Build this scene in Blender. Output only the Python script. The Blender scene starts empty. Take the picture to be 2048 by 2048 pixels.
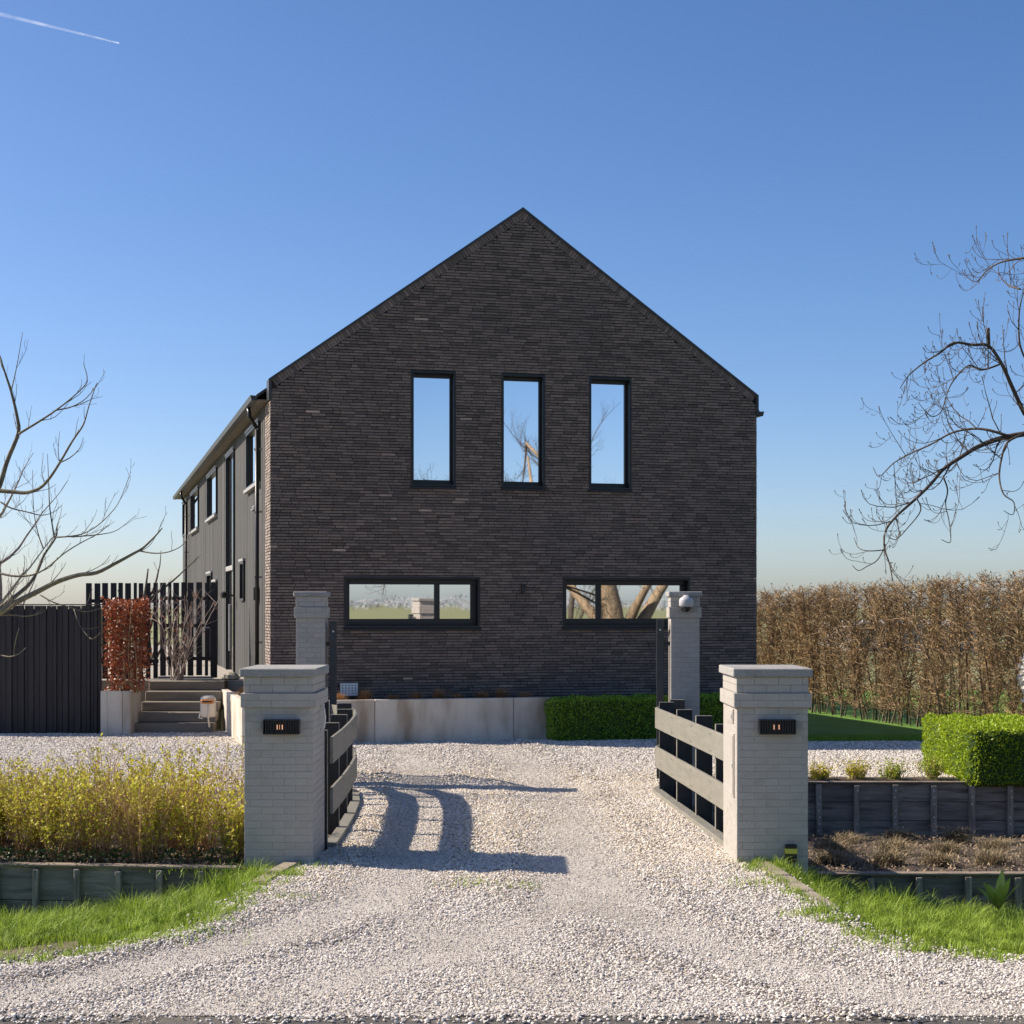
import bpy, bmesh, math, random
import numpy as np
from mathutils import Vector, Matrix
from mathutils.geometry import tessellate_polygon

random.seed(7)
RNG = np.random.default_rng(11)
R = math.radians
scene = bpy.context.scene
C = scene.collection

# ------------------------------------------------------------------ camera
CAM_H = 2.23
FPX, CX, CY = 3300.0, 1024.0, 1215.0
cam_d = bpy.data.cameras.new('camera')
cam = bpy.data.objects.new('camera', cam_d)
C.objects.link(cam)
cam.location = (0, 0, CAM_H)
cam.rotation_euler = (R(90), 0, 0)
cam_d.sensor_width = 36.0
cam_d.lens = FPX / 2048.0 * 36.0
cam_d.shift_y = (CY - 1024.0) / 2048.0
cam_d.clip_start = 0.1
cam_d.clip_end = 30000.0
scene.camera = cam

# ------------------------------------------------------------------ sky, sun, exposure
SUN_EL = R(37.0)
SUN_AZ_DIR = Vector((-math.cos(R(14)), math.sin(R(14)), 0))      # horizontal direction towards the sun
world = bpy.data.worlds.new('World')
scene.world = world
world.use_nodes = True
wn, wl = world.node_tree.nodes, world.node_tree.links
wn.clear()
sky_n = wn.new('ShaderNodeTexSky')
sky_n.sky_type = 'NISHITA'
sky_n.sun_disc = False
sky_n.sun_elevation = SUN_EL
sky_n.sun_rotation = math.atan2(SUN_AZ_DIR.x, SUN_AZ_DIR.y)
sky_n.altitude = 300
sky_n.air_density = 0.77
sky_n.dust_density = 1.1
sky_n.ozone_density = 1.75
hs = wn.new('ShaderNodeHueSaturation')
hs.inputs['Saturation'].default_value = 1.22
bg = wn.new('ShaderNodeBackground')
bg.inputs['Strength'].default_value = 0.083
wo = wn.new('ShaderNodeOutputWorld')
wl.new(sky_n.outputs[0], hs.inputs['Color'])
wb = wn.new('ShaderNodeMix')                      # white balance of the sky
wb.data_type = 'RGBA'
wb.blend_type = 'MULTIPLY'
wb.inputs['Factor'].default_value = 1.0
wb.inputs['B'].default_value = (0.97, 0.965, 1.06, 1)
wl.new(hs.outputs[0], wb.inputs['A'])
wl.new(wb.outputs['Result'], bg.inputs['Color'])
wl.new(bg.outputs[0], wo.inputs['Surface'])

sun_d = bpy.data.lights.new('sun', 'SUN')
sun_d.energy = 4.6
sun_d.angle = R(0.53)
sun_d.color = (1.0, 0.89, 0.745)
sun = bpy.data.objects.new('sun', sun_d)
C.objects.link(sun)
to_sun = Vector((SUN_AZ_DIR.x * math.cos(SUN_EL), SUN_AZ_DIR.y * math.cos(SUN_EL), math.sin(SUN_EL)))
sun.rotation_euler = to_sun.to_track_quat('Z', 'Y').to_euler()
sun.location = (-20, 10, 30)

vs = scene.view_settings
vs.view_transform = 'Standard'
vs.look = 'None'
vs.exposure = 0.82
vs.gamma = 1.0
vs.use_curve_mapping = False
scene.cycles.use_denoising = True
scene.cycles.max_bounces = 7
scene.cycles.diffuse_bounces = 3
scene.cycles.glossy_bounces = 3
scene.cycles.transparent_max_bounces = 6
scene.cycles.caustics_reflective = False
scene.cycles.caustics_refractive = False


def at(px, py, depth):
    """a point of the place, read off the photograph at a chosen distance"""
    return Vector(((px - CX) / FPX * depth, depth, CAM_H + (CY - py) / FPX * depth))


# ------------------------------------------------------------------ materials
MATS = {}


def mat(name, c1, c2=None, scale=6.0, rough=0.8, bump=0.0, bscale=None, metal=0.0, tone=None, stretch=None,
        spec=0.4, detail=5.0, c3=None, coat=0.0, trans=0.0, stain=None):
    """procedural Principled material. c1..c2 mixed by noise; tone=(list of colours): picked by the piece
    (Object Info random + 'tone' attribute); stain=(colour, scale, lo, hi, amount)."""
    m = bpy.data.materials.new(name)
    m.use_nodes = True
    nt = m.node_tree
    n, l = nt.nodes, nt.links
    b = n['Principled BSDF']
    b.inputs['Roughness'].default_value = rough
    b.inputs['Metallic'].default_value = metal
    b.inputs['Specular IOR Level'].default_value = spec
    if coat:
        b.inputs['Coat Weight'].default_value = coat
    tc = n.new('ShaderNodeTexCoord')
    mp = n.new('ShaderNodeMapping')
    if stretch:
        mp.inputs['Scale'].default_value = stretch
    l.new(tc.outputs['Object'], mp.inputs['Vector'])
    # pieces that share a mesh must not share their grain
    oi = n.new('ShaderNodeObjectInfo')
    ml = n.new('ShaderNodeVectorMath')
    ml.operation = 'SCALE'
    ml.inputs[0].default_value = (37.0, 11.0, 23.0)
    l.new(oi.outputs['Random'], ml.inputs['Scale'])
    l.new(ml.outputs[0], mp.inputs['Location'])
    nz = n.new('ShaderNodeTexNoise')
    nz.inputs['Scale'].default_value = scale
    nz.inputs['Detail'].default_value = detail
    nz.inputs['Roughness'].default_value = 0.62
    l.new(mp.outputs[0], nz.inputs['Vector'])
    mx = n.new('ShaderNodeMix')
    mx.data_type = 'RGBA'
    mx.inputs['A'].default_value = (*c1, 1)
    mx.inputs['B'].default_value = (*(c2 or c1), 1)
    rp = n.new('ShaderNodeMapRange')
    rp.inputs['From Min'].default_value = 0.3
    rp.inputs['From Max'].default_value = 0.7
    l.new(nz.outputs['Fac'], rp.inputs['Value'])
    l.new(rp.outputs[0], mx.inputs['Factor'])
    col = mx.outputs['Result']
    if tone:
        a = n.new('ShaderNodeAttribute')
        a.attribute_name = 'tone'
        ad = n.new('ShaderNodeMath')
        ad.operation = 'ADD'
        l.new(a.outputs['Fac'], ad.inputs[0])
        l.new(oi.outputs['Random'], ad.inputs[1])
        fr = n.new('ShaderNodeMath')
        fr.operation = 'FRACT'
        l.new(ad.outputs[0], fr.inputs[0])
        cr = n.new('ShaderNodeValToRGB')
        el = cr.color_ramp.elements
        for i, t in enumerate(tone):
            pos = i / (len(tone) - 1)
            e = el[0] if i == 0 else (el[1] if i == len(tone) - 1 else el.new(pos))
            e.position = pos
        for i, t in enumerate(tone):
            cr.color_ramp.elements[i].color = (*t, 1)
        l.new(fr.outputs[0], cr.inputs['Fac'])
        m2 = n.new('ShaderNodeMix')
        m2.data_type = 'RGBA'
        m2.blend_type = 'MULTIPLY'
        m2.inputs['Factor'].default_value = 1.0
        l.new(col, m2.inputs['A'])
        l.new(cr.outputs['Color'], m2.inputs['B'])
        col = m2.outputs['Result']
    if stain:
        sc, ss, lo, hi, amt = stain
        n2 = n.new('ShaderNodeTexNoise')
        n2.inputs['Scale'].default_value = ss
        n2.inputs['Detail'].default_value = 7
        l.new(mp.outputs[0], n2.inputs['Vector'])
        r2 = n.new('ShaderNodeMapRange')
        r2.inputs['From Min'].default_value = lo
        r2.inputs['From Max'].default_value = hi
        r2.inputs['To Max'].default_value = amt
        l.new(n2.outputs['Fac'], r2.inputs['Value'])
        m3 = n.new('ShaderNodeMix')
        m3.data_type = 'RGBA'
        m3.inputs['B'].default_value = (*sc, 1)
        l.new(r2.outputs[0], m3.inputs['Factor'])
        l.new(col, m3.inputs['A'])
        col = m3.outputs['Result']
    l.new(col, b.inputs['Base Color'])
    if bump:
        nb = n.new('ShaderNodeTexNoise')
        nb.inputs['Scale'].default_value = bscale or scale * 4
        nb.inputs['Detail'].default_value = 6
        l.new(mp.outputs[0], nb.inputs['Vector'])
        bp = n.new('ShaderNodeBump')
        bp.inputs['Strength'].default_value = bump
        bp.inputs['Distance'].default_value = 0.02
        l.new(nb.outputs['Fac'], bp.inputs['Height'])
        l.new(bp.outputs[0], b.inputs['Normal'])
    if trans:                       # thin leaves let some light through
        tr = n.new('ShaderNodeBsdfTranslucent')
        l.new(col, tr.inputs['Color'])
        ms = n.new('ShaderNodeMixShader')
        ms.inputs[0].default_value = trans
        l.new(b.outputs[0], ms.inputs[1])
        l.new(tr.outputs[0], ms.inputs[2])
        l.new(ms.outputs[0], n['Material Output'].inputs['Surface'])
    MATS[name] = m
    return m


W1 = (1, 1, 1)
mat('facade_brick', (0.345, 0.268, 0.218), (0.455, 0.358, 0.296), 9, 0.62, 0.5, 60,
    tone=[(.25, .25, .26), (.55, .54, .55), (1.1, 1.08, 1.06), (.70, .68, .68), (1.22, 1.17, 1.14), (.38, .37, .39), (1.15, 1.11, 1.09), (1.2, 1.17, 1.15)],
    stain=((0.09, 0.08, 0.08), 0.55, 0.48, 0.75, 0.45))
mat('facade_mortar', (0.02, 0.018, 0.017), (0.035, 0.031, 0.029), 20, 0.95)
mat('return_brick', (0.26, 0.21, 0.18), (0.36, 0.29, 0.25), 9, 0.75, 0.4, 60,
    tone=[(.6, .6, .6), (1, 1, 1), (.8, .8, .8), (1.1, 1.05, 1)])
mat('return_mortar', (0.16, 0.14, 0.13), (0.2, 0.18, 0.17), 20, 0.95)
mat('painted_brick', (0.395, 0.365, 0.33), (0.435, 0.405, 0.365), 3, 0.55, 0.2, 45,
    tone=[(.95, .95, .95), (1, 1, 1), (.97, .97, .975), (1.03, 1.03, 1.02)], stain=((0.27, 0.24, 0.19), 2.6, 0.52, 0.75, 0.45))
mat('painted_joint', (0.36, 0.33, 0.30), (0.40, 0.37, 0.335), 30, 0.8)
mat('cap_stone', (0.26, 0.255, 0.24), (0.40, 0.39, 0.37), 60, 0.85, 0.5, 160, stain=((0.16, 0.165, 0.14), 5, 0.5, 0.75, 0.5))
mat('black_metal', (0.012, 0.012, 0.014), (0.018, 0.018, 0.02), 30, 0.38, 0.05, 80)
mat('anthracite_metal', (0.030, 0.032, 0.036), (0.045, 0.047, 0.05), 10, 0.42, 0.05, 90)
mat('roof_slate', (0.035, 0.037, 0.042), (0.06, 0.062, 0.066), 4, 0.6, 0.3, 20)
mat('grey_cladding', (0.047, 0.046, 0.044), (0.086, 0.084, 0.08), 3.0, 0.8, 0.4, 18, stretch=(6, 6, .35),
    tone=[(.72, .72, .73), (1, 1, 1), (.86, .86, .86), (1.15, 1.13, 1.1), (.8, .8, .8)], stain=((0.07, 0.068, 0.066), 1.0, 0.5, 0.8, 0.5))
mat('light_trim', (0.27, 0.27, 0.265), (0.34, 0.34, 0.33), 8, 0.6, 0.1)
mat('soffit_wood', (0.16, 0.14, 0.115), (0.24, 0.205, 0.17), 5, 0.8, 0.2, 20, stretch=(1, 5, 1))
mat('black_timber', (0.020, 0.018, 0.020), (0.040, 0.036, 0.038), 4, 0.62, 0.5, 22, stretch=(6, 6, .4),
    tone=[(.75, .75, .75), (1, 1, 1), (1.25, 1.2, 1.2), (.9, .9, .9), (1.1, 1.1, 1.1)])
mat('slat_timber', (0.012, 0.012, 0.014), (0.022, 0.021, 0.024), 4, 0.6, 0.4, 22, stretch=(6, 6, .4))
mat('grey_board', (0.20, 0.19, 0.155), (0.26, 0.245, 0.205), 5, 0.55, 0.25, 30, stretch=(3, .5, 3),
    tone=[(.92, .92, .92), (1, 1, 1), (1.06, 1.05, 1.03)], stain=((0.12, 0.115, 0.10), 3, 0.55, 0.8, 0.4))
mat('shaded_post_timber', (0.016, 0.016, 0.018), (0.03, 0.03, 0.032), 5, 0.6, 0.3, 30, stretch=(3, 3, .5))  # shade on the wing posts' wide faces is put into this dark colour
mat('sheet_timber', (0.23, 0.195, 0.155), (0.42, 0.37, 0.305), 4, 0.9, 0.7, 22, stretch=(.6, 3, 5),
    tone=[(.6, .6, .62), (1, 1, 1), (.8, .8, .8), (1.15, 1.12, 1.1)], stain=((0.06, 0.055, 0.042), 3, 0.50, 0.70, 0.75))
mat('sheet_post', (0.23, 0.195, 0.155), (0.38, 0.335, 0.275), 6, 0.9, 0.6, 30, stretch=(4, 4, .6), stain=((0.04, 0.037, 0.03), 4, 0.5, 0.7, 0.6))
mat('sheet_cap', (0.20, 0.155, 0.115), (0.32, 0.26, 0.20), 6, 0.85, 0.5, 30, stretch=(.6, 4, 4))
mat('bolt_metal', (0.55, 0.55, 0.55), (0.65, 0.65, 0.65), 8, 0.4, metal=0.6)
mat('concrete', (0.54, 0.485, 0.41), (0.64, 0.585, 0.50), 3, 0.85, 0.25, 40, stretch=(2.0, 2.0, .55),
    stain=((0.27, 0.20, 0.135), 1.5, 0.47, 0.68, 0.85))
mat('step_concrete', (0.185, 0.16, 0.13), (0.25, 0.22, 0.18), 3, 0.85, 0.3, 40, stretch=(.5, 3, 3), stain=((0.1, 0.095, 0.08), 2, 0.5, 0.75, 0.6))
mat('kerb_concrete', (0.26, 0.215, 0.165), (0.36, 0.30, 0.235), 6, 0.9, 0.5, 60, stain=((0.18, 0.16, 0.11), 4, 0.5, 0.7, 0.5))
mat('gravel_bed', (0.46, 0.42, 0.37), (0.62, 0.57, 0.51), 90, 0.95, 1.0, 110, stain=((0.30, 0.265, 0.21), 0.9, 0.48, 0.7, 0.55))
mat('gravel_stone', (0.56, 0.535, 0.50), (0.66, 0.635, 0.60), 20, 0.85)
mat('road_asphalt', (0.075, 0.07, 0.066), (0.13, 0.122, 0.112), 40, 0.95, 0.8, 150, stain=((0.2, 0.175, 0.145), 2.5, 0.42, 0.66, 0.8))
mat('field_grass', (0.19, 0.205, 0.085), (0.25, 0.255, 0.12), 0.35, 0.95, 0.6, 4, stain=((0.13, 0.13, 0.05), 0.08, 0.5, 0.7, 0.5))
mat('lawn_grass', (0.085, 0.185, 0.016), (0.125, 0.245, 0.028), 1.2, 0.9, 0.8, 45)
mat('soil', (0.045, 0.032, 0.022), (0.105, 0.077, 0.054), 14, 0.97, 1.0, 30, stain=((0.18, 0.135, 0.092), 18, 0.55, 0.7, 0.6))
mat('bank_soil', (0.10, 0.085, 0.05), (0.19, 0.155, 0.095), 7, 0.97, 1.0, 30, stain=((0.05, 0.04, 0.028), 2, 0.5, 0.65, 0.7))
mat('ditch_mud', (0.03, 0.026, 0.02), (0.06, 0.05, 0.038), 6, 0.8, 0.8, 20)
mat('paving', (0.30, 0.27, 0.23), (0.38, 0.35, 0.30), 6, 0.9, 0.3)
mat('grass_blade', W1, W1, 1, 0.55, spec=0.3, trans=0.35,
    tone=[(.21, .30, .034), (.33, .45, .052), (.45, .56, .075), (.28, .38, .042), (.55, .58, .12), (.39, .50, .065), (.62, .52, .28)])
mat('box_leaf', W1, W1, 1, 0.45, spec=0.45, trans=0.3,
    tone=[(.20, .34, .03), (.28, .43, .035), (.36, .50, .045), (.23, .38, .03), (.42, .54, .055)])
mat('box_core', (0.03, 0.06, 0.012), (0.05, 0.09, 0.018), 20, 0.95)
mat('light_box_leaf', W1, W1, 1, 0.45, spec=0.4, trans=0.35,
    tone=[(.28, .38, .020), (.37, .48, .028), (.45, .54, .035), (.32, .43, .022), (.52, .58, .05)])
mat('shrub_leaf', W1, W1, 1, 0.5, spec=0.35, trans=0.4,
    tone=[(.48, .46, .05), (.60, .56, .07), (.38, .41, .04), (.66, .60, .10), (.50, .46, .07), (.34, .33, .04)])
mat('shrub_stem', (0.27, 0.155, 0.075), (0.46, 0.28, 0.14), 8, 0.8)
mat('russet_leaf', W1, W1, 1, 0.45, spec=0.45, trans=0.25,
    tone=[(.24, .065, .026), (.33, .095, .038), (.42, .14, .06), (.19, .05, .025), (.48, .19, .10), (.28, .08, .035)])
mat('hedge_leaf', W1, W1, 1, 0.6, trans=0.3,
    tone=[(.42, .27, .12), (.52, .36, .16), (.46, .25, .11), (.62, .45, .23), (.42, .39, .13), (.50, .45, .15)])
mat('hedge_twig', (0.14, 0.095, 0.055), (0.50, 0.355, 0.20), 3.0, 0.85)
mat('hedge_stem', (0.07, 0.055, 0.04), (0.19, 0.15, 0.10), 6, 0.9, 0.4, 30)
mat('bark_right', (0.045, 0.036, 0.028), (0.115, 0.092, 0.07), 5, 0.9, 0.7, 25)
mat('bark_trunk', (0.20, 0.15, 0.095), (0.38, 0.29, 0.19), 3, 0.9, 0.9, 14, stretch=(3, 3, .7))
mat('bark_left', (0.09, 0.078, 0.058), (0.21, 0.185, 0.135), 6, 0.9, 0.6, 25, stain=((0.15, 0.15, 0.05), 3, 0.5, 0.7, 0.5))
mat('hazed_bark', (0.24, 0.22, 0.20), (0.34, 0.31, 0.29), 6, 0.9)  # distance haze is mixed into this pale bark colour
mat('hazed_wood', (0.27, 0.28, 0.30), (0.36, 0.37, 0.39), 0.01, 0.95)  # bluish grey: aerial haze painted into the woodland colour
mat('twig_pale', (0.30, 0.235, 0.20), (0.43, 0.35, 0.30), 6, 0.85)
mat('dry_grass', W1, W1, 1, 0.8, trans=0.3, tone=[(.36, .19, .08), (.47, .27, .12), (.28, .14, .06), (.55, .36, .19)])
mat('lavender_leaf', W1, W1, 1, 0.8, trans=0.2, tone=[(.20, .17, .10), (.36, .27, .16), (.20, .22, .12), (.48, .36, .22), (.30, .30, .17)])
mat('litter', W1, W1, 1, 0.9, tone=[(.24, .17, .11), (.36, .28, .19), (.15, .10, .065), (.30, .21, .13)])
mat('white_flower', W1, W1, 1, 0.6, trans=0.3, tone=[(.78, .76, .70), (.70, .66, .58), (.82, .80, .76), (.45, .45, .30)])
mat('dock_leaf', W1, W1, 1, 0.4, trans=0.4, tone=[(.40, .50, .07), (.52, .56, .10), (.44, .48, .08)])
mat('ivy_leaf', W1, W1, 1, 0.45, trans=0.15, tone=[(.035, .075, .02), (.06, .11, .03), (.09, .14, .05), (.05, .08, .03)])
mat('white_plastic', (0.72, 0.71, 0.68), (0.78, 0.77, 0.74), 8, 0.4)
mat('cream_plastic', (0.62, 0.55, 0.45), (0.68, 0.61, 0.51), 6, 0.45)
mat('orange_plastic', (0.52, 0.20, 0.06), (0.58, 0.24, 0.08), 8, 0.45)
mat('yellow_plastic', (0.60, 0.52, 0.06), (0.66, 0.56, 0.08), 8, 0.45)
mat('camera_shell', (0.42, 0.42, 0.43), (0.5, 0.5, 0.5), 10, 0.35)
mat('dark_glass', (0.02, 0.02, 0.022), (0.025, 0.025, 0.03), 8, 0.08, spec=0.6)
mat('greenhouse_sheet', (0.5, 0.5, 0.5), (0.58, 0.58, 0.58), 1, 0.5)
mat('stone_block', (0.40, 0.36, 0.27), (0.52, 0.47, 0.37), 8, 0.9, 0.5)

m = mat('window_glass', (0.84, 0.83, 0.835), None, 1, 0.015, metal=1.0)     # sun-reflecting coated glazing
nb = m.node_tree.nodes.new('ShaderNodeTexNoise')
nb.inputs['Scale'].default_value = 0.7
nb.inputs['Detail'].default_value = 1
bp = m.node_tree.nodes.new('ShaderNodeBump')
bp.inputs['Strength'].default_value = 0.05
bp.inputs['Distance'].default_value = 0.03
m.node_tree.links.new(nb.outputs['Fac'], bp.inputs['Height'])
m.node_tree.links.new(bp.outputs[0], m.node_tree.nodes['Principled BSDF'].inputs['Normal'])

m = mat('lamp_glow', (0.8, 0.4, 0.2), None, 1, 0.5)
pb = m.node_tree.nodes['Principled BSDF']
pb.inputs['Emission Color'].default_value = (1.0, 0.50, 0.30, 1)
pb.inputs['Emission Strength'].default_value = 0.55

m = mat('vapour', (0.85, 0.86, 0.88), None, 1, 1.0, spec=0.0)
trn = m.node_tree.nodes.new('ShaderNodeBsdfTransparent')
msn = m.node_tree.nodes.new('ShaderNodeMixShader')
cn = m.node_tree.nodes.new('ShaderNodeTexNoise')
cn.inputs['Scale'].default_value = 0.012
cn.inputs['Detail'].default_value = 5
cm = m.node_tree.nodes.new('ShaderNodeMapRange')
cm.inputs['From Min'].default_value = 0.3
cm.inputs['From Max'].default_value = 0.75
cm.inputs['To Min'].default_value = 0.03
cm.inputs['To Max'].default_value = 0.24
ct = m.node_tree.nodes.new('ShaderNodeTexCoord')
m.node_tree.links.new(ct.outputs['Object'], cn.inputs['Vector'])
m.node_tree.links.new(cn.outputs['Fac'], cm.inputs['Value'])
m.node_tree.links.new(cm.outputs[0], msn.inputs[0])
m.node_tree.links.new(trn.outputs[0], msn.inputs[1])
tl_ = m.node_tree.nodes.new('ShaderNodeBsdfTranslucent')
tl_.inputs['Color'].default_value = (.95, .95, .95, 1)
as_ = m.node_tree.nodes.new('ShaderNodeAddShader')
m.node_tree.links.new(m.node_tree.nodes['Principled BSDF'].outputs[0], as_.inputs[0])
m.node_tree.links.new(tl_.outputs[0], as_.inputs[1])
m.node_tree.links.new(as_.outputs[0], msn.inputs[2])
m.node_tree.links.new(msn.outputs[0], m.node_tree.nodes['Material Output'].inputs['Surface'])


# ------------------------------------------------------------------ builders
class MB:
    """collects shapes; build() links them as ONE mesh object"""

    def __init__(self, M=None):
        self.v, self.f, self.t = [], [], []
        self.M = M

    def add(self, vs_, fs_, tone=0.0):
        o = len(self.v)
        if self.M is not None:
            vs_ = [self.M @ Vector(p) for p in vs_]
        self.v.extend([tuple(p) for p in vs_])
        self.f.extend([tuple(i + o for i in q) for q in fs_])
        self.t.extend([tone] * len(fs_))

    def box(self, x0, x1, y0, y1, z0, z1, tone=0.0):
        self.add([(x0, y0, z0), (x1, y0, z0), (x1, y1, z0), (x0, y1, z0), (x0, y0, z1), (x1, y0, z1), (x1, y1, z1), (x0, y1, z1)],
                 [(0, 3, 2, 1), (4, 5, 6, 7), (0, 1, 5, 4), (1, 2, 6, 5), (2, 3, 7, 6), (3, 0, 4, 7)], tone)

    def cbox(self, x0, x1, y0, y1, z0, z1, c=0.004, tone=0.0):
        """box with chamfered edges"""
        X, Y, Z = (x0, x1), (y0, y1), (z0, z1)
        ids, vv = {}, []
        for i in (0, 1):
            for j in (0, 1):
                for k in (0, 1):
                    sx, sy, sz = (1 - 2 * i) * c, (1 - 2 * j) * c, (1 - 2 * k) * c
                    for a, p in (('x', (X[i], Y[j] + sy, Z[k] + sz)), ('y', (X[i] + sx, Y[j], Z[k] + sz)), ('z', (X[i] + sx, Y[j] + sy, Z[k]))):
                        ids[(i, j, k, a)] = len(vv)
                        vv.append(p)
        ff = []
        g = lambda i, j, k, a: ids[(i, j, k, a)]
        ff.append((g(0, 0, 0, 'x'), g(0, 0, 1, 'x'), g(0, 1, 1, 'x'), g(0, 1, 0, 'x')))
        ff.append((g(1, 0, 0, 'x'), g(1, 1, 0, 'x'), g(1, 1, 1, 'x'), g(1, 0, 1, 'x')))
        ff.append((g(0, 0, 0, 'y'), g(1, 0, 0, 'y'), g(1, 0, 1, 'y'), g(0, 0, 1, 'y')))
        ff.append((g(0, 1, 0, 'y'), g(0, 1, 1, 'y'), g(1, 1, 1, 'y'), g(1, 1, 0, 'y')))
        ff.append((g(0, 0, 0, 'z'), g(0, 1, 0, 'z'), g(1, 1, 0, 'z'), g(1, 0, 0, 'z')))
        ff.append((g(0, 0, 1, 'z'), g(1, 0, 1, 'z'), g(1, 1, 1, 'z'), g(0, 1, 1, 'z')))
        for i in (0, 1):
            for j in (0, 1):
                ff.append((g(i, j, 0, 'x'), g(i, j, 1, 'x'), g(i, j, 1, 'y'), g(i, j, 0, 'y')))
                ff.append((g(i, 0, j, 'x'), g(i, 1, j, 'x'), g(i, 1, j, 'z'), g(i, 0, j, 'z')))
                ff.append((g(0, i, j, 'y'), g(1, i, j, 'y'), g(1, i, j, 'z'), g(0, i, j, 'z')))
        for i in (0, 1):
            for j in (0, 1):
                for k in (0, 1):
                    ff.append((g(i, j, k, 'x'), g(i, j, k, 'y'), g(i, j, k, 'z')))
        self.add(vv, ff, tone)

    def tube(self, pts, rad, sides=5, tone=0.0, cap=True):
        pts = [Vector(p) for p in pts]
        n = len(pts)
        vv, ff = [], []
        ref = Vector((0.31, 0.52, 0.79))
        for i, p in enumerate(pts):
            d = (pts[min(i + 1, n - 1)] - pts[max(i - 1, 0)])
            if d.length < 1e-9:
                d = Vector((0, 0, 1))
            d.normalize()
            a = d.cross(ref)
            if a.length < 1e-3:
                a = d.cross(Vector((1, 0, 0)))
            a.normalize()
            b_ = d.cross(a)
            r = rad[i] if hasattr(rad, '__len__') else rad
            for k in range(sides):
                w = 2 * math.pi * k / sides
                vv.append(p + a * (r * math.cos(w)) + b_ * (r * math.sin(w)))
        for i in range(n - 1):
            for k in range(sides):
                k2 = (k + 1) % sides
                ff.append((i * sides + k, i * sides + k2, (i + 1) * sides + k2, (i + 1) * sides + k))
        if cap:
            ff.append(tuple(range(sides))[::-1])
            ff.append(tuple((n - 1) * sides + k for k in range(sides)))
        self.add(vv, ff, tone)

    def prism(self, poly, y0, y1, tone=0.0):
        """polygon in (x, z) given anticlockwise, extruded along y"""
        n = len(poly)
        vv = [(x, y0, z) for x, z in poly] + [(x, y1, z) for x, z in poly]
        ff = [tuple(range(n)), tuple(range(2 * n - 1, n - 1, -1))]
        for i in range(n):
            j = (i + 1) % n
            ff.append((j, i, n + i, n + j))
        self.add(vv, ff, tone)

    def lathe(self, prof, sides=20, tone=0.0, centre=(0, 0, 0)):
        vv, ff = [], []
        n = len(prof)
        for r, z in prof:
            for k in range(sides):
                w = 2 * math.pi * k / sides
                vv.append((centre[0] + r * math.cos(w), centre[1] + r * math.sin(w), centre[2] + z))
        for i in range(n - 1):
            for k in range(sides):
                k2 = (k + 1) % sides
                ff.append((i * sides + k, i * sides + k2, (i + 1) * sides + k2, (i + 1) * sides + k))
        ff.append(tuple(range(sides))[::-1])
        ff.append(tuple((n - 1) * sides + k for k in range(sides)))
        self.add(vv, ff, tone)

    def mesh(self, name):
        me = bpy.data.meshes.new(name)
        me.from_pydata(self.v, [], self.f)
        if any(self.t):
            at_ = me.attributes.new('tone', 'FLOAT', 'FACE')
            at_.data.foreach_set('value', np.array(self.t, dtype=np.float32))
        me.update()
        return me

    def build(self, name, material, parent=None, smooth=False):
        return link(name, self.mesh(name), material, parent, smooth)


def link(name, me, material, parent=None, smooth=False):
    if material and not me.materials:
        me.materials.append(MATS[material])
    if smooth:
        me.polygons.foreach_set('use_smooth', np.ones(len(me.polygons), dtype=bool))
    o = bpy.data.objects.new(name, me)
    C.objects.link(o)
    o.parent = parent
    return o


def tag(o, label, cat, group=None, kind=None):
    o['label'] = label
    o['category'] = cat
    if group:
        o['group'] = group
    if kind:
        o['kind'] = kind
    return o


def thing(name, label, cat, loc=(0, 0, 0), rotz=0.0, group=None):
    o = bpy.data.objects.new(name, None)
    C.objects.link(o)
    o.location = loc
    o.rotation_euler = (0, 0, rotz)
    o.empty_display_size = 0.2
    return tag(o, label, cat, group)


def struct(o):
    o['kind'] = 'structure'
    return o


def stuff(o):
    o['kind'] = 'stuff'
    return o


def np_mesh(name, verts, faces, tone):
    """verts (N,3), faces (M,k) of one size, tone (M,)"""
    me = bpy.data.meshes.new(name)
    M_, k = faces.shape
    me.vertices.add(len(verts))
    me.vertices.foreach_set('co', np.ascontiguousarray(verts, dtype=np.float32).ravel())
    me.loops.add(M_ * k)
    me.loops.foreach_set('vertex_index', np.ascontiguousarray(faces, dtype=np.int32).ravel())
    me.polygons.add(M_)
    me.polygons.foreach_set('loop_start', np.arange(0, M_ * k, k, dtype=np.int32))
    a = me.attributes.new('tone', 'FLOAT', 'FACE')
    a.data.foreach_set('value', np.ascontiguousarray(tone, dtype=np.float32))
    me.update(calc_edges=True)
    return me


def unit(a):
    return a / np.maximum(np.linalg.norm(a, axis=1, keepdims=True), 1e-9)


def leaves(name, pts, size, material, parent=None, aspect=0.55, up=0.0, tone=None, out=None):
    """one mesh of leaf-sized rhombs at pts"""
    n = len(pts)
    d = RNG.normal(size=(n, 3))
    d[:, 2] += up
    if out is not None:
        d += out
    d = unit(d)
    e = unit(np.cross(d, RNG.normal(size=(n, 3))))
    nn = np.cross(d, e)
    s = (size * RNG.uniform(0.6, 1.35, n))[:, None]
    p0 = pts
    p1 = pts + d * s * 0.5 + e * s * aspect * 0.5 + nn * s * 0.10
    p2 = pts + d * s
    p3 = pts + d * s * 0.5 - e * s * aspect * 0.5 + nn * s * 0.10
    verts = np.stack([p0, p1, p2, p3], 1).reshape(-1, 3)
    faces = np.arange(n * 4).reshape(n, 4)
    t = RNG.uniform(0, 1, n) if tone is None else tone
    return link(name, np_mesh(name, verts, faces, t), material, parent)


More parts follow.
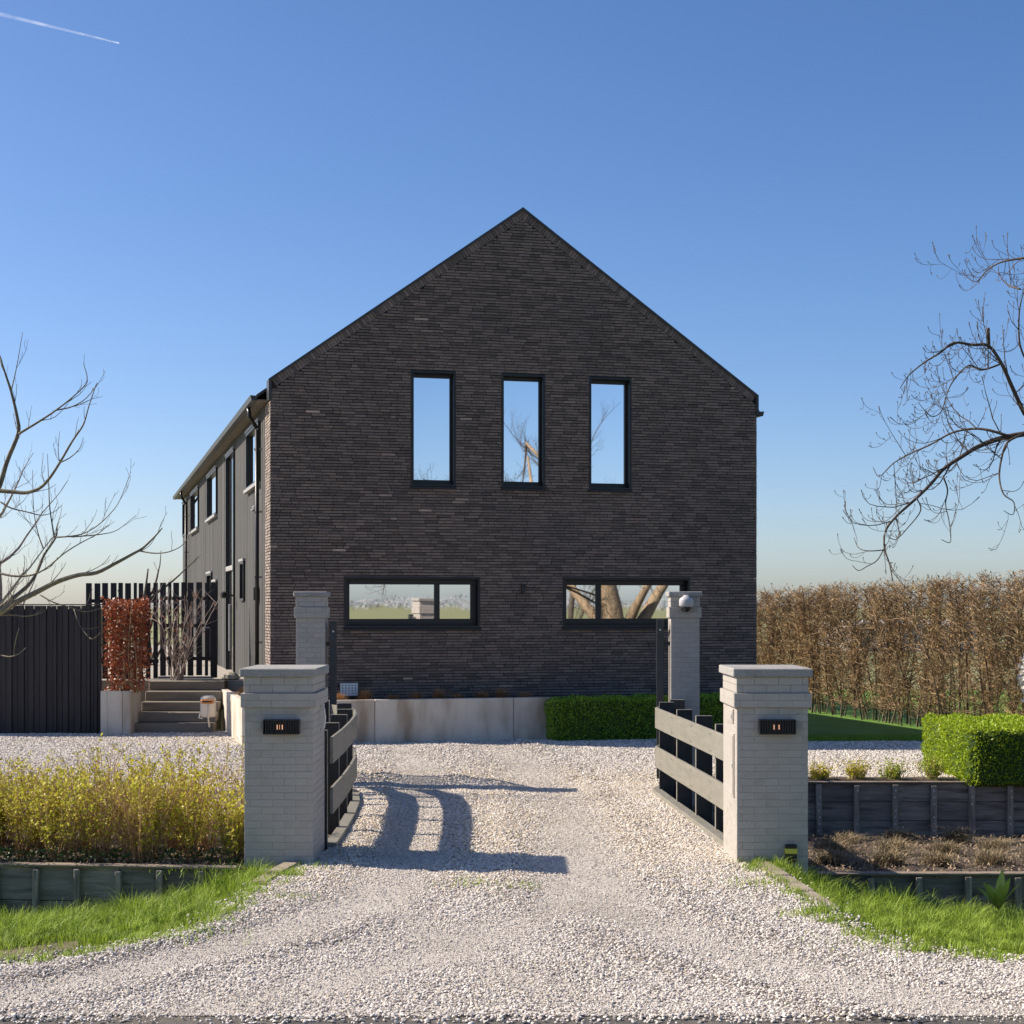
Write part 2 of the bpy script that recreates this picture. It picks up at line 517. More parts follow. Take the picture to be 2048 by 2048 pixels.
def blades(name, roots, length, width, material, parent=None, lean=0.5, tone=None, az=None):
    """one mesh of curved grass blades"""
    n = len(roots)
    az = RNG.uniform(0, 2 * math.pi, n) if az is None else az
    L = length if hasattr(length, '__len__') else np.full(n, length)
    L = L * RNG.uniform(0.55, 1.2, n)
    ln = lean * RNG.uniform(0.15, 1.3, n)
    dirx = np.stack([np.cos(az), np.sin(az), np.zeros(n)], 1)
    side = np.stack([-np.sin(az), np.cos(az), np.zeros(n)], 1)
    tw = RNG.uniform(-1, 1, n)[:, None]
    side = unit(side + dirx * tw)
    w = (width * RNG.uniform(0.6, 1.3, n))[:, None]
    m1 = roots + dirx * (L * ln * 0.35)[:, None] + np.array([0, 0, 1]) * (L * 0.6)[:, None]
    tip = roots + dirx * (L * ln)[:, None] + np.array([0, 0, 1]) * (L * (1 - 0.22 * ln))[:, None]
    v = np.stack([roots - side * w, roots + side * w, m1 + side * w * 0.75, m1 - side * w * 0.75, tip + side * w * .08, tip - side * w * .08], 1).reshape(-1, 3)
    b0 = np.arange(n)[:, None] * 6
    f = np.concatenate([b0 + np.array([[0, 1, 2, 3]]), b0 + np.array([[3, 2, 4, 5]])], 0)
    t = RNG.uniform(0, 1, n) if tone is None else tone
    return link(name, np_mesh(name, v, f, np.concatenate([t, t])), material, parent)


def in_poly(x, y, poly):
    inside = np.zeros(len(x), dtype=bool)
    n = len(poly)
    for i in range(n):
        x0, y0 = poly[i]
        x1, y1 = poly[(i + 1) % n]
        c = ((y0 > y) != (y1 > y)) & (x < (x1 - x0) * (y - y0) / ((y1 - y0) + 1e-12) + x0)
        inside ^= c
    return inside


def sheet(name, outer, z, material, holes=()):
    loops = [[Vector((x, y, 0)) for x, y in outer]] + [[Vector((x, y, 0)) for x, y in h] for h in holes]
    tri = tessellate_polygon(loops)
    pts = [p for lp in loops for p in lp]
    mb = MB()
    fs = []
    for a, b_, c in tri:
        nrm = (pts[b_] - pts[a]).cross(pts[c] - pts[a])
        fs.append((a, b_, c) if nrm.z > 0 else (a, c, b_))
    mb.add([(p.x, p.y, z) for p in pts], fs)
    return struct(mb.build(name, material))


def vnoise(x, y, s, seed=0):
    """cheap smooth noise, numpy"""
    r = np.random.default_rng(seed)
    out = np.zeros_like(x)
    for k in range(6):
        a = r.uniform(0, 2 * math.pi)
        f = s * r.uniform(0.5, 1.6)
        out += np.sin((x * math.cos(a) + y * math.sin(a)) * f + r.uniform(0, 6.28))
    return out / 6.0


# ------------------------------------------------------------------ setting: ground sheets
big = 6000.0
FIELD = -0.75
HOLE = [(-14, 9.0), (14, 9.0), (14, 27.4), (4.2, 27.4), (4.2, 29.0), (-14, 29.6)]
sheet('field', [(-big, -big), (big, -big), (big, big), (-big, big)], FIELD, 'field_grass', holes=[HOLE, ])
mb = MB()
mb.add([(-200, 1.6, FIELD - .1), (200, 1.6, FIELD - .1), (200, 3.4, 0), (-200, 3.4, 0), (200, 9.12, 0), (-200, 9.12, 0), (200, 9.3, FIELD - .1), (-200, 9.3, FIELD - .1)],
       [(0, 1, 2, 3), (3, 2, 4, 5), (5, 4, 6, 7)])
struct(mb.build('road', 'road_asphalt'))
sheet('ditch_bed', [(-14.2, 8.9), (14.2, 8.9), (14.2, 29.7), (-14.2, 29.7)], -0.95, 'ditch_mud')

LEFT_EDGE = [(-1.80, 14.36), (-1.95, 13.4), (-2.03, 12.2), (-2.12, 11.35), (-2.5, 10.8), (-3.2, 10.25), (-6, 9.75), (-14, 9.5)]
RIGHT_EDGE = [(2.05, 14.36), (2.15, 13.4), (2.24, 12.2), (2.36, 11.25), (2.62, 10.73), (3.21, 10.36), (6, 9.85), (14, 9.5)]
WING_L = [(-1.68, 15.27), (-1.69, 16.4), (-1.72, 17.5), (-1.77, 18.6), (-1.88, 19.6), (-2.25, 20.45)]
WING_R = [(2.03, 15.2), (1.97, 16.2), (1.90, 17.3), (1.82, 18.5), (1.74, 19.8), (1.95, 20.55)]
gravel_poly = ([(-14, 9.0), (14, 9.0)] + RIGHT_EDGE[::-1] + [(2.03, 15.25)] + WING_R + [(2.4, 20.9), (2.62, 21.62), (14, 21.62), (14, 27.4), (4.2, 27.4), (4.2, 30),
               (-14, 30), (-14, 17.4), (-2.6, 17.4), (-2.75, 20.9), (-2.35, 20.9)] + WING_L[::-1] + LEFT_EDGE)
sheet('gravel_driveway', gravel_poly, 0.004, 'gravel_bed')
mb = MB()
lx, ly = np.linspace(2.0, 30, 15), np.linspace(27.45, 60, 40)
lz = lambda y: .012 - .76 * min(1.0, max(0.0, (y - 28.0) / 8.5)) ** 1.2 if y > 27.5 else .012
mb.add([(x, y, lz(y)) for x in lx for y in ly] + [(x, 27.45, -.9) for x in lx],
       [(i * 40 + j, (i + 1) * 40 + j, (i + 1) * 40 + j + 1, i * 40 + j + 1) for i in range(14) for j in range(39)] + [(600 + i, 601 + i, (i + 1) * 40, i * 40) for i in range(14)])
struct(mb.build('lawn', 'lawn_grass', smooth=True))
sheet('planting_bed', [(-14, 14.22 + .17 * 11.6), (-2.3, 14.22), (-1.82, 15.2)] + [(x - .03, y) for x, y in WING_L] + [(-2.75, 20.85), (-2.65, 17.42), (-14, 17.42)], -0.02, 'soil')

# grass banks falling from the gravel into the ditch
def bank(name, edge, foot, side):
    n, mrows = 40, 12
    def samp(pl, s):
        seg = [math.dist(pl[i][:2], pl[i + 1][:2]) for i in range(len(pl) - 1)]
        tot = sum(seg)
        d = s * tot
        for i, q in enumerate(seg):
            if d <= q or i == len(seg) - 1:
                f = min(1, d / q)
                return [pl[i][k] + (pl[i + 1][k] - pl[i][k]) * f for k in range(3)]
            d -= q
    vv, ff = [], []
    for i in range(n + 1):
        s = (i / n) ** 1.5
        e, q = samp(edge, s), samp(foot, s)
        for j in range(mrows + 1):
            t = j / mrows
            x, y = e[0] + (q[0] - e[0]) * t, e[1] + (q[1] - e[1]) * t
            z = e[2] + (q[2] - e[2]) * (t ** 1.05)
            z += 0.025 * math.sin(x * 5.1 + y * 3.3) * math.sin(math.pi * t) + 0.02 * math.sin(x * 11 - y * 7) * math.sin(math.pi * t)
            vv.append((x, y, z))
    for i in range(n):
        for j in range(mrows):
            a = i * (mrows + 1) + j
            q4 = (a, a + 1, a + mrows + 2, a + mrows + 1)
            ff.append(q4 if side > 0 else q4[::-1])
    mb = MB()
    mb.add(vv, ff)
    o = struct(mb.build(name, 'bank_soil', smooth=True))
    return np.array(vv).reshape(n + 1, mrows + 1, 3)


FOOT_L = [(-2.3, 14.25, -.12), (-2.75, 14.22, -.34), (-3.4, 14.26, -.54), (-4.5, 14.36, -.62), (-6.5, 14.55, -.66), (-14, 15.2, -.7)]
FOOT_R = [(2.62, 14.5, -.10), (2.95, 15.3, -.40), (3.5, 15.75, -.70), (4.6, 15.8, -.82), (6.5, 15.8, -.86), (14, 15.8, -.88)]
grid_l = bank('left_bank', [(x, y, 0.01) for x, y in LEFT_EDGE], FOOT_L, 1)
grid_r = bank('right_bank', [(x, y, 0.01) for x, y in RIGHT_EDGE], FOOT_R, -1)

# lower terrace on the right
def terrace():
    vv, ff = [], []
    xs = np.concatenate([np.linspace(1.6, 6.5, 60), np.linspace(7, 14, 8)])
    ys = np.linspace(15.0, 21.2, 60)
    for x in xs:
        for y in ys:
            t = max(0, (y - 15.9) / 5.2)
            z = -0.36 - 0.34 * t + 0.03 * math.sin(x * 6 + y * 2.2) * math.sin(y * 5 - x) + random.uniform(-.012, .012)
            vv.append((x, y, z))
    m_ = len(ys)
    for i in range(len(xs) - 1):
        for j in range(m_ - 1):
            a = i * m_ + j
            ff.append((a, a + m_, a + m_ + 1, a + 1))
    mb = MB()
    mb.add(vv, ff)
    # keep clear of the drive itself
    mb.f = [q for q in mb.f if vv[q[0]][0] > np.interp(vv[q[0]][1], [p[1] for p in WING_R], [p[0] for p in WING_R]) - .02 and not (vv[q[0]][0] > 2.58 and vv[q[0]][1] < 15.88)]
    mb.t = [0.0] * len(mb.f)
    return struct(mb.build('lower_terrace', 'soil', smooth=True))


terrace()

# ------------------------------------------------------------------ gravel stones (nobody could count them)
def gravel_stones():
    def zone(x0, x1, y0, y1, dens, size):
        n = int((x1 - x0) * (y1 - y0) * dens)
        x, y = RNG.uniform(x0, x1, n), RNG.uniform(y0, y1, n)
        k = in_poly(x, y, gravel_poly) & (np.abs(x) < y * 0.335 + 1.6)
        return x[k], y[k], np.full(k.sum(), size)
    parts = [zone(-6.5, 6.5, 8.98, 11.5, 4300, .0087), zone(-3, 3.2, 11.5, 15.2, 3400, .0097), zone(-2.6, 2.6, 15.2, 21.0, 2500, .0112),
             zone(-10, 11, 17.4, 24.2, 950, .0130), zone(-11.5, 11.5, 24.2, 29.6, 900, .0140)]
    x = np.concatenate([p[0] for p in parts])
    y = np.concatenate([p[1] for p in parts])
    s = np.concatenate([p[2] for p in parts])
    # stray stones on the road edge and over the bank edge
    n = 2600
    xr, yr = RNG.uniform(-5, 5, n), 9.0 - np.abs(RNG.normal(0, .09, n))
    x, y, s = np.concatenate([x, xr]), np.concatenate([y, yr]), np.concatenate([s, np.full(n, .011)])
    # stones kicked over the grass edge
    for ed in (LEFT_EDGE, RIGHT_EDGE):
        n = 2600
        k = RNG.uniform(0, 5.2, n)
        i = k.astype(int)
        E_ = np.array(ed)
        q = E_[i] * (1 - (k - i))[:, None] + E_[i + 1] * (k - i)[:, None]
        x, y, s = np.concatenate([x, q[:, 0] + RNG.normal(0, .09, n)]), np.concatenate([y, q[:, 1] + RNG.normal(.02, .10, n)]), np.concatenate([s, np.full(n, .0105)])
    # wheel tracks: packed and pale; loose ridges between
    def near(off, w):
        return np.exp(-((x - off) / w) ** 2)
    u_ = np.clip(13.8 - y, 0, 6)
    axis = np.interp(y, [13, 15, 18, 21, 25, 29], [.55, .62, .58, .40, .0, -.8])
    rt, lt = axis + .085 * u_ ** 2, axis - 1.55 - .10 * u_ ** 2          # the two wheel tracks, turning either way at the road
    rt2, lt2 = axis - .10 * u_ ** 2, axis - 1.55 + .07 * u_ ** 2
    packed = np.clip(near(rt, .36) + near(lt, .30) + .8 * near(rt2, .30) * (y < 13.6) + .6 * near(lt2, .28) * (y < 13.6), 0, 1)
    packed *= np.clip(.85 + .5 * vnoise(x, y, 1.1, 4), 0, 1)
    ridge = near(rt + .62, .20) + near(rt - .58, .20) + .9 * near(lt + .48, .18) + .9 * near(lt - .46, .18)
    ridge = np.clip(ridge * (1 - packed) * np.clip(.8 + .7 * vnoise(x, y, 2.3, 14), 0, 1.3), 0, 1)
    loose = np.clip(1 - packed - .0, 0, 1)
    rough = vnoise(x, y, 2.6, 5)
    keep = RNG.uniform(0, 1, len(x)) < 1.0 - 0.30 * packed
    # a few dark scuffs where wheels turned the stones
    scuff = (vnoise(x * 1.4, y, 3.4, 9) > .42) & (y < 13.5)
    keep &= ~(scuff & (RNG.uniform(0, 1, len(x)) < .35))
    x, y, s, packed, ridge, rough, loose = [a[keep] for a in (x, y, s, packed, ridge, rough, loose)]
    n = len(x)
    h = 0.004 + np.clip(.038 * ridge + .012 * rough, 0, .06) * RNG.uniform(.2, 1.0, n) + RNG.uniform(-.002, .008, n)
    sc = s * RNG.uniform(.55, 1.35, n) * (1 - .42 * packed) * (1 + .12 * ridge)
    me = bpy.data.meshes.new('gravel_stones')
    me.vertices.add(n)
    me.vertices.foreach_set('co', np.stack([x, y, h], 1).astype(np.float32).ravel())
    for nm, arr in (('scl', np.stack([sc, sc * RNG.uniform(.65, 1, n), sc * RNG.uniform(.32, .6, n)], 1)),
                    ('rot', np.stack([RNG.normal(0, .33, n), RNG.normal(0, .33, n), RNG.uniform(0, 6.28, n)], 1))):
        a = me.attributes.new(nm, 'FLOAT_VECTOR', 'POINT')
        a.data.foreach_set('vector', arr.astype(np.float32).ravel())
    a = me.attributes.new('tone', 'FLOAT', 'POINT')
    yellow = np.clip(loose * np.clip((y - 12.6) / 1.2, 0, 1) * np.clip((24.5 - y) / 3, 0, 1) * .8 + .25 * rough, 0, 1)
    tn = RNG.uniform(0, 1, n) * .62 + np.where(RNG.uniform(0, 1, n) < .75 * yellow, .37, 0)
    a.data.foreach_set('value', np.clip(tn, 0, 1).astype(np.float32))
    me.update()
    # material reads the stone's own tone
    mt = MATS['gravel_stone']
    nt = mt.node_tree
    at_ = nt.nodes.new('ShaderNodeAttribute')
    at_.attribute_type = 'INSTANCER'
    at_.attribute_name = 'tone'
    cr = nt.nodes.new('ShaderNodeValToRGB')
    cols = [(0, (.17, .155, .14)), (.06, (.38, .345, .31)), (.2, (.55, .50, .445)), (.4, (.67, .615, .555)), (.6, (.77, .715, .65)), (.66, (.56, .475, .355)), (1, (.70, .60, .455))]
    el = cr.color_ramp.elements
    el[0].position, el[1].position = cols[0][0], cols[-1][0]
    for p, c in cols[1:-1]:
        el.new(p)
    for i, (p, c) in enumerate(cols):
        el[i].color = (*c, 1)
    nt.links.new(at_.outputs['Fac'], cr.inputs['Fac'])
    nt.links.new(cr.outputs['Color'], nt.nodes['Principled BSDF'].inputs['Base Color'])
    # geometry nodes: stones on points
    ng = bpy.data.node_groups.new('scatter_stones', 'GeometryNodeTree')
    ng.interface.new_socket('Geometry', in_out='INPUT', socket_type='NodeSocketGeometry')
    ng.interface.new_socket('Geometry', in_out='OUTPUT', socket_type='NodeSocketGeometry')
    N, L = ng.nodes, ng.links
    gi, go = N.new('NodeGroupInput'), N.new('NodeGroupOutput')
    g2i = N.new('GeometryNodeGeometryToInstance')
    for k in range(5):
        ico = N.new('GeometryNodeMeshIcoSphere')
        ico.inputs['Radius'].default_value = 1.0
        ico.inputs['Subdivisions'].default_value = 1 if k % 2 else 2
        pos = N.new('GeometryNodeInputPosition')
        nz = N.new('ShaderNodeTexNoise')
        nz.noise_dimensions = '4D'
        nz.inputs['W'].default_value = 3.7 * k
        nz.inputs['Scale'].default_value = 0.9
        L.new(pos.outputs[0], nz.inputs['Vector'])
        sb = N.new('ShaderNodeVectorMath')
        sb.operation = 'SUBTRACT'
        sb.inputs[1].default_value = (.5, .5, .5)
        L.new(nz.outputs['Color'], sb.inputs[0])
        sc_ = N.new('ShaderNodeVectorMath')
        sc_.operation = 'SCALE'
        sc_.inputs['Scale'].default_value = 1.5
        L.new(sb.outputs[0], sc_.inputs[0])
        sp = N.new('GeometryNodeSetPosition')
        L.new(ico.outputs['Mesh'], sp.inputs['Geometry'])
        L.new(sc_.outputs[0], sp.inputs['Offset'])
        sm = N.new('GeometryNodeSetMaterial')
        sm.inputs['Material'].default_value = mt
        L.new(sp.outputs[0], sm.inputs['Geometry'])
        L.new(sm.outputs[0], g2i.inputs[0])
    iop = N.new('GeometryNodeInstanceOnPoints')
    iop.inputs['Pick Instance'].default_value = True
    L.new(gi.outputs[0], iop.inputs['Points'])
    L.new(g2i.outputs[0], iop.inputs['Instance'])
    for nm, sock in (('scl', 'Scale'), ('rot', 'Rotation')):
        na = N.new('GeometryNodeInputNamedAttribute')
        na.data_type = 'FLOAT_VECTOR'
        na.inputs['Name'].default_value = nm
        L.new(na.outputs['Attribute'], iop.inputs[sock])
    L.new(iop.outputs[0], go.inputs[0])
    o = link('gravel_stones', me, None)
    md = o.modifiers.new('scatter', 'NODES')
    md.node_group = ng
    tag(o, 'loose pale crushed gravel covering the drive', 'gravel', kind='stuff')


gravel_stones()

# ------------------------------------------------------------------ the house
TH = R(14.4)
HX, HY = -4.05, 27.66
house = thing('house', 'dark brick gabled house with black framed windows and grey timber side', 'house', (HX, HY, 0), TH)
HM = Matrix.Translation((HX, HY, 0)) @ Matrix.Rotation(TH, 4, 'Z')
WID, EAVE, APEX, BASE, LEN = 8.75, 6.08, 9.20, 0.35, 26.6
SLOPE = (APEX - EAVE) / (WID / 2)
UPPER = [(2.405, 3.167), (4.004, 4.766), (5.594, 6.352)]
LOWER = [(1.25, 3.60), (5.113, 7.453)]
OPEN = [(a, b_, 4.30, 6.285) for a, b_ in UPPER] + [(a, b_, 1.87, 2.745) for a, b_ in LOWER]
RK = math.hypot(1, SLOPE)


def gable(d):
    """gable outline set in by d from the rake"""
    e = EAVE - d * RK
    return [(0, BASE), (WID, BASE), (WID, e), (WID / 2, APEX - d * RK), (0, e)]


# mortar backing of the front wall, with real openings
def mortar():
    loops = [[Vector((x, z, 0)) for x, z in gable(.03)]] + [[Vector((x, z, 0)) for x, z in ((a, c), (b_, c), (b_, d), (a, d))] for a, b_, c, d in OPEN]
    tri = tessellate_polygon(loops)
    pts = [p for lp in loops for p in lp]
    mb = MB()
    mb.add([(p.x, 0.016, p.y) for p in pts], [tuple(t) for t in tri])
    mb.build('mortar', 'facade_mortar', house)


mortar()

# bricks of the front wall: wild bond of thin bricks
COURSE, BH = 0.0497, 0.0365
RAKE_W = 0.165                                   # the bricks on edge below the coping
bricks = []
row = 0
z = BASE
while z + BH < APEX - RAKE_W * RK:
    z0, z1 = z, z + BH
    zc = (z0 + z1) / 2
    def xl(h):
        return max(0.0, (h - (EAVE - RAKE_W * RK)) / SLOPE)
    def spans():
        cuts = sorted([(a, b_) for a, b_, c, d in OPEN if c - .004 < zc < d + .004])
        x = -0.001
        for a, b_ in cuts:
            yield x, a, False, True
            x = b_
        yield x, WID + .001, False, False
    for sa, sb, _, _ in spans():
        x = sa
        first = True
        while x < sb - 0.015:
            ln = random.choice([.24, .24, .24, .215, .245, .115, .175]) + random.uniform(-.012, .012)
            if first:
                ln *= random.uniform(.35, 1)
                first = False
            e = min(sb, x + ln)
            if sb - e < .05:
                e = sb
            a0, a1, b0, b1 = x, x, e - .008 if e < sb else e, e - .008 if e < sb else e
            # cut at the rake
            l0, l1 = xl(z0), xl(z1)
            a0, a1, b0, b1 = max(a0, l0), max(a1, l1), min(b0, WID - l0), min(b1, WID - l1)
            if b0 - a0 > .02 and b1 - a1 > .005:
                bricks.append((a0, a1, b0, b1, z0, z1, random.uniform(-.009, .006), (random.random() * .90 + .01) if random.random() > (.02 if e - x > .14 else .10) else .985))
            x = e
    z += COURSE
    row += 1


def brick_mb(mb, q, y_in=.03):
    a0, a1, b0, b1, z0, z1, dp, tn = q
    mb.add([(a0, dp, z0), (b0, dp, z0), (b1, dp, z1), (a1, dp, z1), (a0, y_in, z0), (b0, y_in, z0), (b1, y_in, z1), (a1, y_in, z1)],
           [(0, 1, 2, 3), (1, 5, 6, 2), (4, 0, 3, 7), (3, 2, 6, 7), (4, 5, 1, 0)], tn)


def brick_show(q):
    # how large it shows: nearest and longest, clear of the pillars and the planting
    u, zc = (q[0] + q[2]) / 2, q[4]
    w = HM @ Vector((u, 0, zc))
    hid = zc < .9 or (u < .9 and zc < 2.5) or (7.2 < u and zc < 2.6)
    return -1 if hid else (min(q[2] - q[0], .235)) / w.y ** 2


order = sorted(range(len(bricks)), key=lambda i: -brick_show(bricks[i]))
single = set(order[:300])
rest = MB()
mesh_cache = {}
for i, q in enumerate(bricks):
    if i in single:
        ln = round(q[2] - q[0], 2)
        key = (ln,)
        if key not in mesh_cache:
            mb = MB()
            mb.cbox(0, ln, 0, .03, 0, BH, .003)
            me = mb.mesh('brick')
            me.materials.append(MATS['facade_brick'])
            mesh_cache[key] = me
        o = link('brick', mesh_cache[key], None, house)
        o.location = (q[0], q[6], q[4])
        o.scale = ((q[2] - q[0]) / ln, 1, 1)
    else:
        brick_mb(rest, q)
stuff(rest.build('brickwork', 'facade_brick', house))

# bricks on edge along both rakes
mb = MB()
SL = math.hypot(WID / 2, APEX - EAVE)
nb_ = int(SL / .0555)
for side in (0, 1):
    for k in range(nb_):
        s0, s1 = (k + .06) / nb_ * SL, (k + .94) / nb_ * SL
        q = []
        for s, d in ((s0, RAKE_W - .006), (s1, RAKE_W - .006), (s1, .035), (s0, .035)):
            x = s / SL * WID / 2
            zz = EAVE + x * SLOPE
            nx, nz_ = SLOPE / RK, -1 / RK
            q.append((x + nx * d, zz + nz_ * d))
        q = [(max(0.0, min(x, WID / 2 - .004)), zz) for x, zz in q]
        dp = random.uniform(-.006, .004)
        if side:
            q = [(WID - x, zz) for x, zz in q][::-1]
        mb.add([(x, dp, zz) for x, zz in q] + [(x, .03, zz) for x, zz in q], [(0, 1, 2, 3), (1, 0, 4, 5), (2, 1, 5, 6), (3, 2, 6, 7), (0, 3, 7, 4)], random.random())
stuff(mb.build('rake_brickwork', 'facade_brick', house))

# coping: thin metal along the rakes and down the eave corners
for side in (0, 1):
    mb = MB()
    q = [(-.03, EAVE - .36), (.015, EAVE - .36), (.015, EAVE - .032), (WID / 2 + .004, APEX - .045), (WID / 2 + .004, APEX + .004), (-.03, EAVE - .014)]
    if side:
        q = [(WID - x, zz) for x, zz in q][::-1]
    mb.prism(q, -.025 - .001 * side, .34)
    mb.build('coping', 'anthracite_metal', house)


def window(a, b_, c, d, panes, sill=True):
    """recessed black window: lining > frame, pane, sill"""
    mb = MB()
    f = .028
    y0, y1 = -.012, .19
    mb.box(a - .012, a + f, y0, y1, c - .012, d + .012)
    mb.box(b_ - f, b_ + .012, y0, y1, c - .012, d + .012)
    mb.box(a + f, b_ - f, y0, y1, d - f, d + .012)
    mb.box(a + f, b_ - f, y0, y1, c - .012, c + f + .02)
    w = mb.build('window', 'black_metal', house)
    mb = MB()
    y0, y1 = .125, .178
    a2, b2, c2, d2 = a + f, b_ - f, c + f + .02, d - f
    edges = []
    for (pa, pb, pc, pd) in panes:
        edges.append((pa, pb, pc, pd))
    top, bot = panes[0][3], panes[0][2]
    mb.cbox(a2, b2, y0, y1, top, d2, .004)
    mb.cbox(a2, b2, y0, y1, c2, bot, .004)
    xs = [a2] + [v for p in panes for v in p[:2]] + [b2]
    for i in range(0, len(xs), 2):
        mb.cbox(xs[i], xs[i + 1], y0 + .001, y1, bot, top, .004)
    mb.build('frame', 'black_metal', w)
    for (pa, pb, pc, pd) in panes:
        m2 = MB()
        m2.add([(pa - .01, .152, pc - .01), (pb + .01, .152, pc - .01), (pb + .01, .152, pd + .01), (pa - .01, .152, pd + .01)], [(0, 1, 2, 3)])
        m2.box(pa - .01, pb + .01, .156, .17, pc - .01, pd + .01)
        m2.build('pane', 'window_glass', w)
    if sill:
        m3 = MB()
        m3.add([(a - .02, -.05, c - .035), (b_ + .02, -.05, c - .035), (b_ + .02, .12, c - .02), (a - .02, .12, c - .02),
                (a - .02, -.05, c + .0), (b_ + .02, -.05, c + .0), (b_ + .02, .12, c + .05), (a - .02, .12, c + .05)],
               [(0, 3, 2, 1), (4, 5, 6, 7), (0, 1, 5, 4), (1, 2, 6, 5), (2, 3, 7, 6), (3, 0, 4, 7)])
        m3.build('sill', 'black_metal', w)
    return w


for a, b_ in UPPER:
    window(a, b_, 4.30, 6.285, [(a + .065, b_ - .065, 4.43, 6.19)])
window(1.25, 3.60, 1.87, 2.745, [(1.355, 2.829, 2.035, 2.625), (2.925, 3.47, 2.035, 2.625)])
window(5.113, 7.453, 1.87, 2.745, [(5.205, 5.745, 2.035, 2.625), (5.845, 7.33, 2.035, 2.625)])

# wall shells: left side behind the cladding, right side, rear
mb = MB()
mb.box(.06, WID - .03, .45, LEN, BASE, EAVE - .35)
mb.build('wall_core', 'facade_mortar', house)
mb = MB()
mb.prism([(0.03, EAVE - .36), (WID - .03, EAVE - .36), (WID / 2, APEX - .30)], .40, LEN - .002)
mb.build('loft_core', 'facade_mortar', house)
mb = MB()
mb.box(.03, .06, .03, .45, BASE, EAVE - .36)
mb.box(WID - .06, WID - .03, .03, .45, BASE, EAVE - .36)
mb.build('return_wall', 'return_mortar', house)
# brick returns at the two front corners
for side in (0, 1):
    mb = MB()
    z = BASE
    k = 0
    while z + BH < EAVE - .36:
        y = .002
        ends = [.11, .36, .60, .80] if k % 2 else [.24, .48, .72, .80]
        for e in ends:
            o_ = random.uniform(-.006, .004)
            if side == 0:
                mb.box(.0 + o_ - .001, .03, y + .034, e - .008 + .03, z, z + BH, random.random())
            else:
                mb.box(WID - .03, WID + o_ + .001, y + .034, e - .008 + .03, z, z + BH, random.random())
            y = e
        z += COURSE
        k += 1
    stuff(mb.build('return_brickwork', 'return_brick' if side == 0 else 'facade_brick', house))

# grey vertical boarding of the left side, cut round its openings
SIDE_OPEN = [(1.75, 4.1, 4.47, 5.55), (11.8, 14.9, 4.45, 5.55), (18.5, 21.9, 4.44, 5.56), (23.9, 26.2, 4.5, 5.56),
             (6.95, 8.9, .8, 5.54), (4.66, 5.46, 2.36, 3.14), (13.4, 15.0, .9, 3.08), (11.8, 13.0, .9, 2.85)]
bw = 0.205
y = .83
board_meshes = {}
while y < LEN - .05:
    y1 = min(y + bw, LEN)
    cuts = sorted([(c, d) for a, b_, c, d in SIDE_OPEN if a - .02 < (y + y1) / 2 < b_ + .02])
    zz = BASE + .1
    segs = []
    for c, d in cuts:
        segs.append((zz, c))
        zz = d
    segs.append((zz, EAVE - .32))
    for s0, s1 in segs:
        if s1 - s0 < .05:
            continue
        key = (round(s1 - s0, 2), round(y1 - y, 2))
        if key not in board_meshes:
            mb = MB()
            mb.cbox(-.024, 0, .004, y1 - y - .006, 0, s1 - s0, .004)
            me = mb.mesh('board')
            me.materials.append(MATS['grey_cladding'])
            board_meshes[key] = me
        o = link('board', board_meshes[key], None, house)
        o.location = (.03 + random.uniform(-.004, .004), y, s0)
    y += bw

for i, (a, b_, c, d) in enumerate(SIDE_OPEN):
    mb = MB()
    light = i in (0, 1, 2)
    x0, x1 = -.035, .055
    t = .05
    mb.box(x0, x1, a, a + t, c, d)
    mb.box(x0, x1, b_ - t, b_, c, d)
    mb.box(x0, x1, a + t, b_ - t, d - t, d)
    mb.box(x0, x1, a + t, b_ - t, c, c + t)
    w = mb.build('side_window' if i not in (4, 5) else ('entrance_recess' if i == 4 else 'slit_window'), 'black_metal', house)
    m2 = MB()
    m2.box(.034, .056, a + t, b_ - t, c + t, d - t)
    m2.build('pane', 'window_glass' if light else 'dark_glass', w)
    m3 = MB()
    m3.box(-.05, .03, a - .05, b_ + .05, d + .001, d + .05)
    m3.build('head_trim', 'light_trim', w)
    if light:
        m3 = MB()
        m3.box(-.075, .03, a - .06, b_ + .06, c - .06, c - .001)
        m3.build('sill', 'light_trim', w)
    if i == 4:
        m3 = MB()
        m3.box(-.04, .02, a + .1, b_ - .1, 3.02, 3.12)
        m3.build('transom', 'light_trim', w)
        m3 = MB()
        m3.cbox(-.06, .0, a + .75, a + .83, 1.3, 2.3, .01)
        m3.build('pull_handle', 'light_trim', w)

